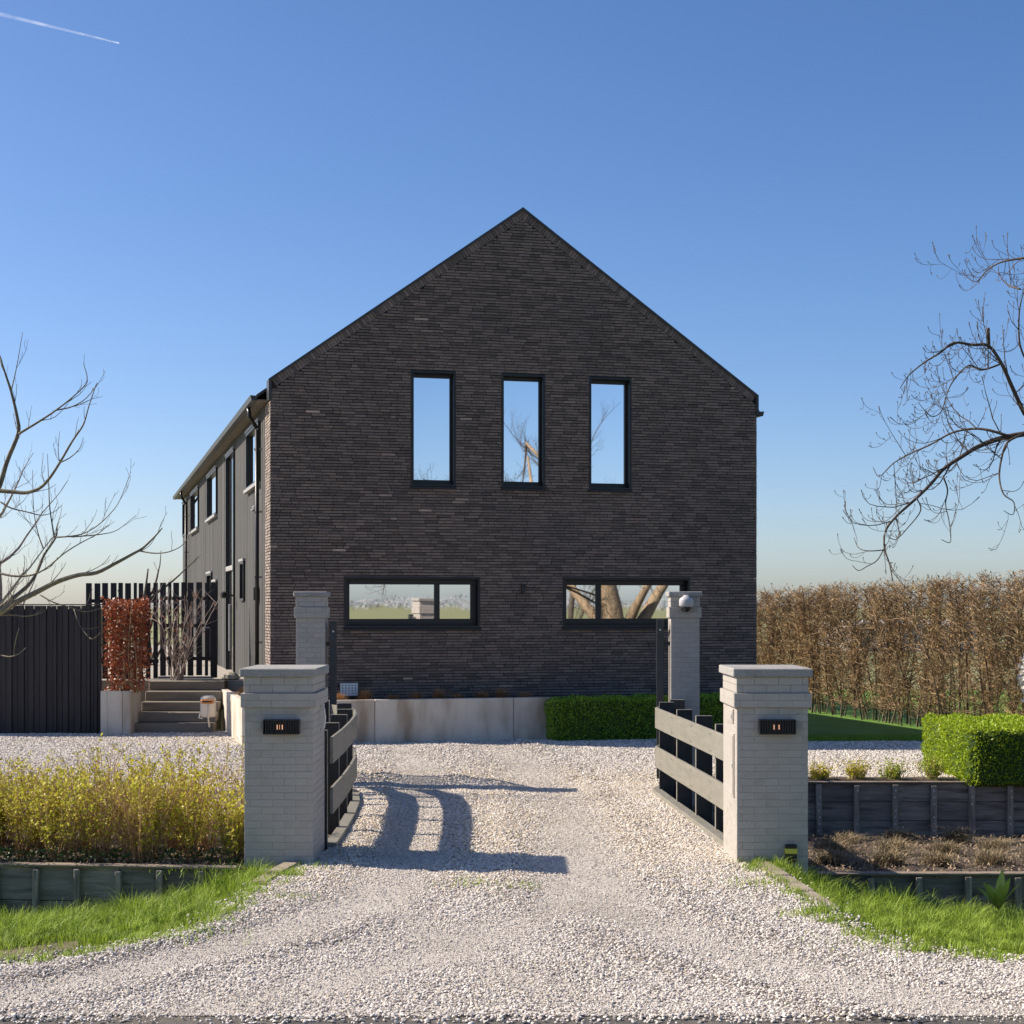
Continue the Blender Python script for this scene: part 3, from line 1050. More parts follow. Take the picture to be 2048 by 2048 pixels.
# roof, soffits, gutters and downpipes
for side in (0, 1):
    s = 1 if side == 0 else -1
    X = lambda u: u if side == 0 else WID - u
    mb = MB()
    zo = EAVE - .10
    OV = .20
    p = [(X(-OV), zo - OV * SLOPE), (X(WID / 2), APEX - .10), (X(WID / 2), APEX - .22), (X(-OV), zo - OV * SLOPE - .05)]
    mb.prism(p if side == 1 else p[::-1], .341, LEN + .35)
    mb.build('roof', 'roof_slate', house)
    mb = MB()
    zs = zo - OV * SLOPE - .09
    for k in range(100):
        y0 = .42 + k * (LEN - .1) / 100
        xa, xb = sorted((X(-OV + .03), X(.03)))
        mb.box(xa, xb, y0, y0 + (LEN - .1) / 100 - .012, zs, zs + .02, random.random())
    mb.build('soffit', 'soffit_wood', house)
    mb = MB()
    gz = zo - OV * SLOPE - .01
    xa, xb = sorted((X(-OV - .10), X(-OV + .02)))
    if side == 0:
        mb.prism([(xa, gz), (xa + .02, gz - .085), (xb, gz - .085), (xb, gz - .01)], .36, LEN + .36)
    else:
        mb.prism([(xa, gz - .01), (xa, gz - .085), (xb - .02, gz - .085), (xb, gz)], .36, LEN + .36)
    mb.build('gutter', 'anthracite_metal', house)
for vy in (1.45, 23.3):
    mb = MB()
    mb.tube([(-.08, vy, EAVE - .72), (-.08, vy, .80)], .036, 10)
    mb.tube([(-.23, vy, EAVE - .34), (-.21, vy, EAVE - .5), (-.08, vy, EAVE - .70)], .036, 10)
    dpo = mb.build('downpipe', 'black_metal', house, smooth=True)
    for hz in (1.6, 2.75, 3.9, 5.0):
        m2 = MB()
        m2.box(-.135, .012, vy - .012, vy + .012, hz, hz + .03)
        m2.build('bracket', 'light_trim', dpo)

mb = MB()
mb.cbox(4.34, 4.40, -.075, -.006, 2.47, 2.63, .006)
mb.build('facade_lamp', 'black_metal', house)
mb = MB()
mb.cbox(-.10, .0, 1.86, 1.98, 2.36, 2.6, .01)
mb.build('meter_box', 'black_metal', house)
mb = MB()
mb.tube([(-.02, 6.7, 2.47), (-.22, 6.7, 2.50)], .02, 8)
mb.lathe([(.03, -.08), (.08, -.04), (.08, .03), (.03, .06)], 12, centre=(-.25, 6.7, 2.5))
mb.build('side_lamp', 'black_metal', house)
mb = MB()
mb.tube([(.02, 2.1, 4.02), (-.06, 2.1, 4.02), (-.09, 2.1, 3.96)], .05, 8)
mb.build('vent_cowl', 'light_trim', house)

# ------------------------------------------------------------------ gate pillars
def pillar(name, label, x0, x1, y0, y1, spec, group, detail_side):
    """painted brick pillar: core, bricks, collar, neck, cap. spec: body_top, collar_top, neck_top, cap_top, over"""
    body, collar, neck, cap, over = spec
    cx, cy = (x0 + x1) / 2, (y0 + y1) / 2
    t = thing(name, label, 'pillar', (cx, cy, 0), 0, group)
    w, d = (x1 - x0) / 2, (y1 - y0) / 2
    mb = MB()
    mb.box(-w + .0035, w - .0035, -d + .0035, d - .0035, -.25, body)
    mb.box(-w - over + .0035, w + over - .0035, -d - over + .0035, d + over - .0035, body + .001, collar - .001)
    mb.box(-w + .006, w - .006, -d + .006, d - .006, collar, neck)
    mb.build('core', 'painted_joint', t)
    cache, back = {}, MB()
    CO = .0625

    def brick(u0, u1, face, hw, hd, z0, z1):
        """a brick showing on a face: front, back, left, right"""
        j = random.uniform(-.0008, .0008)
        hx = (u1 - u0)
        dep = .05
        if face == 'front':
            args, loc = (0, hx, 0, dep), (u0, -hd + j, z0)
        elif face == 'back':
            args, loc = (0, hx, 0, dep), (u0, hd - dep + j, z0)
        elif face == 'left':
            args, loc = (0, dep, 0, hx), (-hw + j, u0, z0)
        else:
            args, loc = (0, dep, 0, hx), (hw - dep + j, u0, z0)
        if face in ('front', detail_side):
            key = tuple(round(v, 3) for v in args) + (round(z1 - z0, 3),)
            if key not in cache:
                m_ = MB()
                m_.cbox(args[0], args[1], args[2], args[3], 0, z1 - z0, .0016)
                me = m_.mesh('brick')
                me.materials.append(MATS['painted_brick'])
                cache[key] = me
            o = link('brick', cache[key], None, t)
            o.location = loc
        else:
            back.cbox(loc[0] + args[0], loc[0] + args[1], loc[1] + args[2], loc[1] + args[3], z0, z1, .0016, random.random())

    def courses(za, zb, hw, hd):
        n = max(1, round((zb - za) / CO))
        ch = (zb - za) / n
        for k in range(n):
            z0, z1 = za + k * ch + .0016, za + (k + 1) * ch - .0016
            for face, half in (('front', hw), ('back', hw), ('left', hd), ('right', hd)):
                lap = .0505 if face in ('left', 'right') else 0.0     # side bricks butt behind front and back ones
                a, b2 = -half + lap, half - lap
                L_ = b2 - a
                m = max(1, round(L_ / .215))
                st = L_ / m
                cutsv = [a + st * i for i in range(m + 1)]
                if m > 1:
                    sh = (.25, .75)[(k + (1 if face in ('left', 'right') else 0)) % 2]
                    cutsv = [a] + [a + st * (i + sh) for i in range(m)] + [b2]
                for i in range(len(cutsv) - 1):
                    if cutsv[i + 1] - cutsv[i] > .02:
                        brick(round(cutsv[i] + .0012, 4), round(cutsv[i + 1] - .0012, 4), face, hw, hd, z0, z1)

    courses(-.12, body, w, d)
    courses(body + .002, collar, w + over, d + over)
    courses(collar + .002, neck, w + .004, d + .004)
    stuff(back.build('brickwork', 'painted_brick', t))
    mb = MB()
    o2 = over + .008
    mb.cbox(-w - o2, w + o2, -d - o2, d + o2, neck + .001, cap, .008)
    mb.build('cap', 'cap_stone', t)
    return t


NEAR = (1.36, 1.485, 1.625, 1.70, .028)
FARP = (2.10, 2.235, 2.365, 2.43, .022)
pl = pillar('gate_pillar', 'low wide grey painted brick pillar left of the drive with white hook on its side', -2.33, -1.73, 14.35, 15.25, NEAR, 'entrance pillars', 'right')
pr = pillar('gate_pillar', 'low wide grey painted brick pillar right of the drive with letterbox hatch', 1.955, 2.575, 14.35, 15.27, NEAR, 'entrance pillars', 'left')
fl = pillar('gate_pillar', 'tall slim grey brick gate pillar behind the left low pillar', -2.70, -2.34, 20.62, 20.98, FARP, 'entrance pillars', 'right')
fr = pillar('gate_pillar', 'tall slim grey brick gate pillar carrying the dome camera', 1.985, 2.345, 20.62, 20.98, FARP, 'entrance pillars', 'left')

# fittings of the right near pillar (left face at x = -.31 local, y from -.46 front)
def panel(parent, x, y0, y1, z0, z1, name):
    mb = MB()
    mb.cbox(x - .012, x + .01, y0, y1, z0, z1, .003)
    p = mb.build(name, 'painted_joint', parent)
    m2 = MB()
    m2.cbox(x - .017, x - .011, y0 + .018, y1 - .018, z0 + .018, z1 - .018, .002)
    m2.build('door', 'painted_brick', p)
    m2 = MB()
    m2.cbox(x - .024, x - .0165, y0 + .03, y0 + .055, (z0 + z1) / 2 - .02, (z0 + z1) / 2 + .02, .003)
    m2.build('lock', 'bolt_metal', p)
    return p


panel(pr, -.31, -.32, .20, .56, 1.12, 'letterbox_hatch')
panel(pr, -.31, -.28, .10, 1.205, 1.335, 'intercom')
mb = MB()
mb.tube([(.30, .08, 1.12), (.335, .08, 1.15), (.345, .08, 1.24), (.335, .08, 1.32), (.30, .08, 1.345)], .009, 8)
mb.build('hook', 'white_plastic', pl, smooth=True)

def wall_lamp(label, x, y, z):
    t = thing('wall_lamp', label, 'lamp', (x, y, z), 0, 'slatted lamps on the entrance pillars')
    w, h, d = .158, .064, .075
    mb = MB()
    mb.cbox(-w, w, -d, 0, h - .012, h, .002)
    mb.cbox(-w, w, -d, 0, -h, -h + .012, .002)
    mb.cbox(-w, -w + .012, -d, 0, -h + .012, h - .012, .002)
    mb.cbox(w - .012, w, -d, 0, -h + .012, h - .012, .002)
    mb.box(-w + .012, w - .012, -.012, 0, -h + .012, h - .012)
    mb.build('housing', 'black_metal', t)
    me = None
    for k in range(13):
        if me is None:
            m2 = MB()
            m2.cbox(-.0065, .0065, -d, -d + .016, -h + .012, h - .012, .002)
            me = m2.mesh('slat')
            me.materials.append(MATS['black_metal'])
        o = link('slat', me, None, t)
        o.location = (-w + .028 + k * .0218, 0, 0)
    m2 = MB()
    m2.tube([(-.028, -.042, -.022), (-.028, -.042, .018)], .014, 10)
    m2.tube([(.012, -.042, -.022), (.012, -.042, .018)], .009, 10)
    m2.build('bulb', 'lamp_glow', t)
    return t


wall_lamp('black slatted wall lamp on the left low pillar', -2.0, 14.347, 1.195)
wall_lamp('black slatted wall lamp on the right low pillar', 2.30, 14.347, 1.195)

# dome camera
t = thing('dome_camera', 'grey dome security camera on the tall right gate pillar', 'camera', (2.165, 20.515, 2.29))
mb = MB()
mb.tube([(0, .09, .04), (0, .04, .06), (0, 0, .05)], .02, 10)
mb.cbox(-.035, .035, .062, .098, -.0, .08, .004)
mb.build('bracket', 'camera_shell', t)
mb = MB()
mb.lathe([(.03, .095), (.045, .075), (.078, .055), (.088, .03), (.088, -.035), (.078, -.05)], 24)
mb.build('housing', 'camera_shell', t, smooth=True)
mb = MB()
mb.lathe([(.072, -.0505), (.07, -.07), (.055, -.095), (.03, -.112), (.008, -.118)], 24)
mb.build('lens_dome', 'dark_glass', t, smooth=True)

# small outdoor socket with yellow flap at the foot of the right pillar
t = thing('outdoor_socket', 'small black socket with yellow band at the foot of the right pillar', 'socket', (2.42, 14.345, 0.06))
mb = MB()
mb.cbox(-.05, .05, -.05, 0, -.04, .115, .006)
mb.build('box', 'black_metal', t)
mb = MB()
mb.cbox(-.053, .053, -.058, -.004, .035, .08, .004)
mb.build('flap', 'yellow_plastic', t)

# ------------------------------------------------------------------ gate wings
def wing(name, label, path, s, group):
    """posts set crosswise, two boards on the drive side, a plinth board. s = +1: drive lies at +x"""
    t = thing(name, label, 'fence', (path[0][0], path[0][1], 0), 0, group)
    ox, oy = path[0]
    P = [Vector((x - ox, y - oy, 0)) for x, y in path]
    for i in range(len(P)):
        d = (P[min(i + 1, len(P) - 1)] - P[max(i - 1, 0)]).normalized()
        nrm = Vector((d.y, -d.x, 0)) * s                # towards the drive
        if nrm.x * s < 0:
            nrm = -nrm
        ang = math.atan2(nrm.y, nrm.x)
        M_ = Matrix.Translation(P[i]) @ Matrix.Rotation(ang, 4, 'Z')
        mb = MB(M_)
        mb.cbox(-.20, -.032, -.026, .026, -.3, 1.09 - .01 * (i % 2), .004)
        p = mb.build('post', 'shaded_post_timber', t)
        m2 = MB(M_)
        m2.cbox(-.0315, -.0265, -.025, .025, 0.0, 1.088 - .01 * (i % 2), .001)
        m2.cbox(-.20, -.027, -.026, .026, 1.0905 - .01 * (i % 2), 1.096 - .01 * (i % 2), .001)
        m2.build('lit_edge', 'grey_board', p)  # paler edge and top: light falling on the post, put into colour
    for i in range(len(P) - 1):
        a, b2 = P[i], P[i + 1]
        d = b2 - a
        L_ = d.length
        ang = math.atan2(d.y, d.x)
        M_ = Matrix.Translation(a) @ Matrix.Rotation(ang, 4, 'Z')
        side = -s
        for z0, z1 in ((.785, 1.03), (.32, .565)):
            mb = MB(M_)
            ya, yb = sorted((side * .024, side * -.006))
            mb.cbox(-.004, L_ + .004 - .002 * (i % 2), ya, yb, z0, z1, .003)
            bo = mb.build('board', 'grey_board', t)
            m2 = MB(M_)
            for xx in (.05, L_ - .05):
                for zz in (z0 + .04, z1 - .04):
                    yy = side * .0265
                    m2.box(xx - .006, xx + .006, min(yy, yy - side * .004), max(yy, yy - side * .004), zz - .006, zz + .006)
            m2.build('screws', 'black_metal', bo)
        mb = MB(M_)
        ya, yb = sorted((side * .06, side * -.05))
        mb.cbox(-.004, L_ + .004, ya, yb, .0, .055, .004)
        mb.build('plinth_board', 'grey_board', t)
    return t


wing('gate_wing', 'low curved two-board fence behind the left low pillar', WING_L, 1, 'board fences flanking the drive')
wing('gate_wing', 'low two-board fence behind the right low pillar', WING_R, -1, 'board fences flanking the drive')

def gate_leaf(label, x, y, hgt):
    """open gate leaf seen edge-on"""
    t = thing('gate_leaf', label, 'gate', (x, y, 0), math.atan2(-x, y) , 'open gate leaves')
    L_ = 1.35
    mb = MB()
    mb.cbox(-.045, .045, 0, .09, .08, hgt, .004)
    mb.build('hinge_post', 'anthracite_metal', t)
    mb = MB()
    mb.lathe([(.012, -.004), (.012, .004)], 10)
    mb.v = [(vx, vz - .004, vy + hgt - .13) for vx, vy, vz in mb.v]
    mb.build('bolt', 'bolt_metal', t)
    top = lambda yy: hgt - .04 - .62 * (yy / L_) ** 1.3
    mb = MB()
    ys = np.linspace(.09, L_, 7)
    mb.tube([(0, q, top(q)) for q in ys], .03, 6)
    mb.build('top_rail', 'anthracite_metal', t)
    mb = MB()
    mb.cbox(-.03, .03, .09, L_, .10, .17, .004)
    mb.build('bottom_rail', 'anthracite_metal', t)
    mb = MB()
    mb.cbox(-.03, .03, L_, L_ + .06, .08, top(L_) + .02, .004)
    mb.build('end_post', 'anthracite_metal', t)
    for k in range(11):
        yy = .16 + k * (L_ - .2) / 10
        m2 = MB()
        m2.cbox(-.012, .012, yy - .028, yy + .028, .17, top(yy) - .02, .002)
        m2.build('slat', 'anthracite_metal', t)
    m2 = MB()
    s = 1 if x > 0 else -1
    for hz in (.45, 1.75):
        m2.box(min(0, s * .045), max(s * .14, 0) if s > 0 else 0, .03, .06, hz, hz + .05) if s > 0 else m2.box(-.10, -.045, .03, .06, hz, hz + .05)
    m2.build('hinge', 'black_metal', t)
    return t


gate_leaf('open dark metal gate leaf seen edge-on at the left tall pillar', -2.245, 20.72, 2.06)
gate_leaf('open dark metal gate leaf seen edge-on at the right tall pillar', 1.86, 20.72, 2.08)

# ------------------------------------------------------------------ kerb slabs beside the drive
def kerb(label, pts):
    t = thing('kerb', label, 'kerb', (pts[0][0], pts[0][1], 0), 0, 'kerb strips at the ditch ends')
    for i in range(len(pts) - 1):
        a, b2 = Vector((*pts[i], 0)), Vector((*pts[i + 1], 0))
        d = b2 - a
        mb = MB(Matrix.Translation(a - Vector((pts[0][0], pts[0][1], 0))) @ Matrix.Rotation(math.atan2(d.y, d.x), 4, 'Z'))
        mb.cbox(.004, d.length - .004, -.075, .075, -.30, .030 - .009 * i, .014)
        mb.build('kerb_stone', 'kerb_concrete', t)


kerb('weathered concrete kerb between gravel and grass by the right pillar', [(2.16, 14.32), (2.23, 13.6), (2.30, 12.9), (2.36, 12.3)])
kerb('short weathered kerb between gravel and grass by the left pillar', [(-1.90, 14.32), (-1.99, 13.75), (-2.05, 13.3)])

# ------------------------------------------------------------------ timber sheet walls of the ditch
def sheet_wall(label, x0, x1, y_at, top, bottom, pitch, rows, phase=0.0, bolts=False, postw=.07, lean=0.0, postdrop=.1):
    t = thing('ditch_boarding', label, 'retaining wall', (x0, y_at(x0), 0), 0, 'timber boarding along the ditch')
    yb = y_at(x0)
    rng = random.Random(int(abs(x0 * 97)))
    x = x0
    k = 0
    xs = [x0]
    x = x0 + phase
    while x < x1:
        xs.append(x)
        x += pitch
    xs.append(x1)
    hts = [(top - bottom) * i / rows + bottom for i in range(rows + 1)]
    for i in range(len(xs) - 1):
        a, b2 = xs[i], xs[i + 1]
        if b2 - a < .04:
            continue
        ang = math.atan2(y_at(b2) - y_at(a), b2 - a)
        for r in range(rows):
            M_ = Matrix.Translation((a - x0, y_at(a) - yb, 0)) @ Matrix.Rotation(ang, 4, 'Z')
            mb = MB(M_)
            off = rng.uniform(-.006, .006)
            mb.cbox(.002, math.hypot(b2 - a, y_at(b2) - y_at(a)) - .002, off, .04 + off, hts[r] + .003, hts[r + 1] - .003, .004)
            mb.build('plank', 'sheet_timber', t)
    for x in xs[1:-1]:
        M_ = Matrix.Translation((x - x0, y_at(x) - yb, 0)) @ Matrix.Rotation(rng.uniform(-.02, .02), 4, 'Y')
        mb = MB(M_)
        mb.cbox(-postw / 2, postw / 2, -.075, -.008, bottom - postdrop, top - .02 + rng.uniform(-.01, .01), .006)
        p = mb.build('post', 'sheet_post', t)
        if bolts:
            m2 = MB(M_)
            for bz in np.arange(bottom + .12, top - .03, .085):
                if rng.random() < .8:
                    xx = rng.uniform(-.012, .012)
                    m2.box(xx - .009, xx + .009, -.081, -.075, bz - .009, bz + .009)
            m2.build('bolts', 'bolt_metal', p)
    mb = MB(Matrix.Rotation(math.atan2(y_at(x1) - y_at(x0), x1 - x0), 4, 'Z'))
    mb.cbox(0, math.hypot(x1 - x0, y_at(x1) - y_at(x0)), -.055, .055, top + .001, top + .024, .006)
    mb.build('cap_board', 'sheet_cap', t)
    return t


sheet_wall('weathered timber boarding below the yellow-green shrubs on the left', -7.2, -2.36, lambda x: 14.2 + .10 * (-2.4 - x), -.02, -.62, .365, 2, .15, postw=.05)
sheet_wall('long timber boarding behind the lower planting terrace, dotted with pale bolts', 2.0, 9.0, lambda x: 21.15, -.02, -.74, .49, 3, .45, bolts=True, postw=.075)
sheet_wall('dark timber boarding in front of the lower planting terrace', 2.62, 9.0, lambda x: 15.9, -.345, -.86, .47, 2, .35, postw=.065)

# ------------------------------------------------------------------ concrete retaining walls and steps by the house
ORD = ['first', 'second', 'third', 'fourth', 'fifth', 'sixth', 'seventh', 'eighth', 'ninth', 'tenth', 'eleventh', 'twelfth']


def house_pt(u, v, h=0):
    p = HM @ Vector((u, v, 0))
    return Vector((p.x, p.y, h))


t = thing('retaining_wall', 'low concrete retaining wall in front of the brick facade, stained at the top', 'retaining wall', (HX, HY, 0), TH)
for i, (a, b_) in enumerate([(-.57, 1.6), (1.6, 3.95), (3.95, 4.62)]):
    mb = MB()
    mb.cbox(a + .004, b_ - .004, -1.0, -.88 + .001 * i, -.2, .715, .008)
    mb.build('slab', 'concrete', t)
for i, (a, b_) in enumerate([(-.876, .05), (.05, 1.0), (1.0, 2.0), (2.0, 3.2)]):
    mb = MB()
    mb.cbox(-.571, -.45, a + .004, b_ - .004, -.2, .725 - .001 * i, .008)
    mb.build('slab', 'concrete', t)
mb = MB(HM)
mb.box(.001, 9.0, -.87, .012, .2, .66)
struct(mb.build('house_bed', 'soil'))
mb = MB(HM)
mb.box(-.449, .0, -.87, 3.3, .2, .68)
struct(mb.build('side_bed', 'soil'))

t = thing('steps', 'five long grey steps between the concrete planter and the house wall', 'steps', (-6.02, 29.32, 0))
for k in range(5):
    mb = MB()
    mb.cbox(-.70, .70, k * .30, k * .30 + .42, k * .174 - (.1 if k == 0 else .0), (k + 1) * .174 - .002, .012)
    mb.build('step', 'step_concrete', t)
mb = MB()
mb.box(-14, -4.7, 30.85, 60, -.1, .868)
struct(mb.build('terrace_paving', 'paving'))

t = thing('planter', 'tall narrow concrete planter holding the russet hedge', 'planter', (-6.97, 29.35, 0))
for (a, b_, c, d) in ((-.25, -.13, -.40, -.34), (-.128, .13, -.405, -.35), (.132, .26, -.39, -.34)):
    mb = MB()
    mb.cbox(a, b_, c, d, -.1, .765, .006)
    mb.build('slab', 'concrete', t)
for xa in (-.25, .20):
    mb = MB()
    mb.cbox(xa, xa + .06, -.338, .5, -.1, .76, .006)
    mb.build('slab', 'concrete', t)
mb = MB()
mb.box(-.188, .198, -.335, .5, 0, .72)
mb.build('soil', 'soil', t)

# ------------------------------------------------------------------ dark board fence on the left
t = thing('board_fence', 'closed dark fence of vertical boards left of the russet hedge', 'fence', (-7.25, 29.1, 0))
x = 0.0
k = 0
cache = {}
while x > -4.2:
    w = random.choice([.055, .095, .095, .11])
    key = w
    if key not in cache:
        mb = MB()
        mb.cbox(-w, 0, 0, .025, .02, 2.26, .004)
        me = mb.mesh('board')
        me.materials.append(MATS['black_timber'])
        cache[key] = me
    o = link('board', cache[key], None, t)
    o.location = (x, -.0 - (.018 if k % 2 else 0) + random.uniform(-.003, .003), random.uniform(-.004, .004))
    x -= w + .008
    k += 1
mb = MB()
mb.box(-4.3, .0, .03, .07, .0, 2.2)
mb.build('backing', 'slat_timber', t)
mb = MB()
mb.cbox(-4.3, .0, -.03, .08, 2.27, 2.29, .004)
mb.build('cap_board', 'slat_timber', t)

# ------------------------------------------------------------------ tall open slat fence with gate
t = thing('slat_fence', 'tall open black slat fence behind the russet hedge', 'fence', (-8.15, 31.55, .87))
g = thing('slat_gate', 'open-slatted black garden gate at the top of the steps', 'gate', (-6.75, 31.50, .87))
cache = {}
def slats(parent, x0, x1, z0, z1):
    x = x0
    k = 0
    while x < x1:
        w = random.choice([.06, .085, .11, .11])
        if (w, z0) not in cache:
            mb = MB()
            mb.cbox(0, w, 0, .028, z0, z1, .004)
            me = mb.mesh('slat')
            me.materials.append(MATS['slat_timber'])
            cache[(w, z0)] = me
        o = link('slat', cache[(w, z0)], None, parent)
        o.location = (x, random.uniform(-.004, .004), random.uniform(-.006, .006))
        x += w + random.choice([.035, .045, .055])
        k += 1
    return x
slats(t, 0, 1.32, .0, 1.83)
for zz in (.3, 1.45):
    mb = MB()
    mb.box(0, 1.38, .032, .07, zz, zz + .07)
    mb.build('rail', 'slat_timber', t)
slats(g, .03, 1.0, .06, 1.84)
mb = MB()
mb.cbox(1.00, 1.12, -.02, .03, .02, 1.84, .005)
mb.build('gate_post', 'slat_timber', g)
for zz in (.35, .98, 1.5):
    mb = MB()
    mb.box(.02, 1.0, .032, .07, zz, zz + .07)
    mb.build('rail', 'slat_timber', g)
mb = MB()
mb.cbox(.0, 1.05, -.03, .05, .005, .045, .005)
mb.build('bottom_bar', 'light_trim', g)
mb = MB()
mb.tube([(.98, -.05, .98), (.88, -.05, .98)], .012, 8)
mb.build('handle', 'bolt_metal', g)

# hose reel box on the side wall
t = thing('hose_box', 'cream hose reel box with orange rim on the concrete wall beside the steps', 'hose reel', (-5.27, 28.62, .62))
mb = MB()
mb.lathe([(.02, .09), (.105, .075), (.135, .04), (.14, .0), (.14, -.26), (.12, -.29), (.02, -.30)], 20)
mb.v = [(a, b_ * .62, c) for a, b_, c in mb.v]
mb.build('case', 'cream_plastic', t, smooth=True)
mb = MB()
mb.cbox(-.115, .115, -.105, -.07, -.055, .025, .02)
mb.build('rim', 'orange_plastic', t)
mb = MB()
mb.cbox(-.085, .085, -.112, -.10, -.03, .0, .006)
mb.build('slot', 'black_metal', t)
mb = MB()
mb.tube([(.02, -.10, -.06), (.02, -.105, -.3), (.04, -.1, -.46)], [.008, .012, .018], 8)
mb.build('hose', 'cream_plastic', t, smooth=True)
mb = MB()
mb.tube([(-.13, -.05, -.22), (-.15, -.05, -.30), (-.09, -.05, -.31)], .012, 8)
mb.build('bracket', 'white_plastic', t)

# white perforated plate by the foot of the facade
t = thing('vent_grille', 'small white perforated plate at the foot of the brick wall', 'vent', house_pt(1.31, -.10, .845), TH)
mb = MB()
w, h, nx, ny = .15, .105, 5, 4
for i in range(nx + 1):
    xx = -w + i * (2 * w - .032) / nx
    mb.box(xx, xx + .032, -.02, .0, -h, h)
for j in range(ny + 1):
    zz = -h + j * (2 * h - .028) / ny
    mb.box(-w, w, -.018, -.002, zz, zz + .028)
mb.build('plate', 'white_plastic', t)
mb = MB()
mb.box(-w + .005, w - .005, .0, .09, -h - .06, h - .005)
mb.build('back_box', 'black_metal', t)

mb = MB()
mb.lathe([(.10, -.05), (.2, 0), (.17, .09), (.08, .16), (.02, .17)], 7)
mb.v = [(a * 1.1 + random.uniform(-.02, .02), b_ * .7, c) for a, b_, c in mb.v]
o = mb.build('stone', 'stone_block')
o.location = (-5.28, 31.0, .90)
o.scale = (.8, .8, .7)
tag(o, 'pale rough stone lying at the house corner beside the gate', 'stone')

# ------------------------------------------------------------------ vegetation
def box_hedge(name, label, M_, sx, sy, z0, z1, n, material, size, group=None, wob=.03, seed=1):
    t = thing(name, label, 'hedge', M_.to_translation(), M_.to_euler().z, group)
    mb = MB()
    mb.cbox(.05, sx - .05, .05, sy - .05, z0, z1 - .05, .06)
    mb.build('core', 'box_core', t)
    A = np.array([sx * sy, sx * (z1 - z0), sx * (z1 - z0), sy * (z1 - z0), sy * (z1 - z0)])
    cnt = (A / A.sum() * n).astype(int)
    P, O = [], []
    for i, c in enumerate(cnt):
        a, b_ = RNG.uniform(0, 1, c), RNG.uniform(0, 1, c)
        dp = np.abs(RNG.normal(0, .03, c))
        z_ = np.full(c, 0.0)
        if i == 0:
            p = np.stack([a * sx, b_ * sy, z1 - dp], 1); o = (0, 0, 1)
        elif i == 1:
            p = np.stack([a * sx, dp, z0 + b_ * (z1 - z0)], 1); o = (0, -1, 0)
        elif i == 2:
            p = np.stack([a * sx, sy - dp, z0 + b_ * (z1 - z0)], 1); o = (0, 1, 0)
        elif i == 3:
            p = np.stack([dp, a * sy, z0 + b_ * (z1 - z0)], 1); o = (-1, 0, 0)
        else:
            p = np.stack([sx - dp, a * sy, z0 + b_ * (z1 - z0)], 1); o = (1, 0, 0)
        P.append(p)
        O.append(np.tile(np.array(o, float), (c, 1)))
    P, O = np.concatenate(P), np.concatenate(O)
    # round the edges and let the surface billow
    c0 = np.array([sx / 2, sy / 2, (z0 + z1) / 2])
    half = np.array([sx / 2, sy / 2, (z1 - z0) / 2])
    q = np.abs((P - c0) / half)
    edge = np.sort(q, 1)[:, 1]
    P -= (P - c0) * np.clip((edge - .86) / .14, 0, 1)[:, None] ** 2 * .07
    bil = vnoise(P[:, 0] * 1.0 + P[:, 2] * .7, P[:, 1] + P[:, 2], 7.0, seed) + .6 * vnoise(P[:, 0] + P[:, 2], P[:, 1] - P[:, 2] * .6, 17.0, seed + 3)
    P += O * (bil * wob)[:, None]
    leaves('foliage', P, size, material, t, .62, .3, out=O * .9)
    return t


box_hedge('box_hedge', 'long dark green clipped box hedge in front of the brick facade', Matrix.Translation(house_pt(4.52, -1.42)) @ Matrix.Rotation(TH, 4, 'Z'),
          4.1, .75, 0, .70, 30000, 'box_leaf', .036, wob=.045)
box_hedge('box_hedge', 'bright green clipped box hedge block on the timber boarding at the right', Matrix.Translation((5.80, 20.98, 0)),
          2.6, 2.5, -.06, .70, 34000, 'light_box_leaf', .036, wob=.055, seed=5)


def twig_path(p, d, L, n, noise, bias, rng, up_end=0.0):
    pts = [p.copy()]
    d = d.normalized()
    st = L / n
    for i in range(n):
        f = (i + 1) / n
        d = (d + Vector((rng.gauss(0, noise), rng.gauss(0, noise), rng.gauss(0, noise))) + Vector((0, 0, bias + up_end * f * f))).normalized()
        p = p + d * st
        pts.append(p.copy())
    return pts


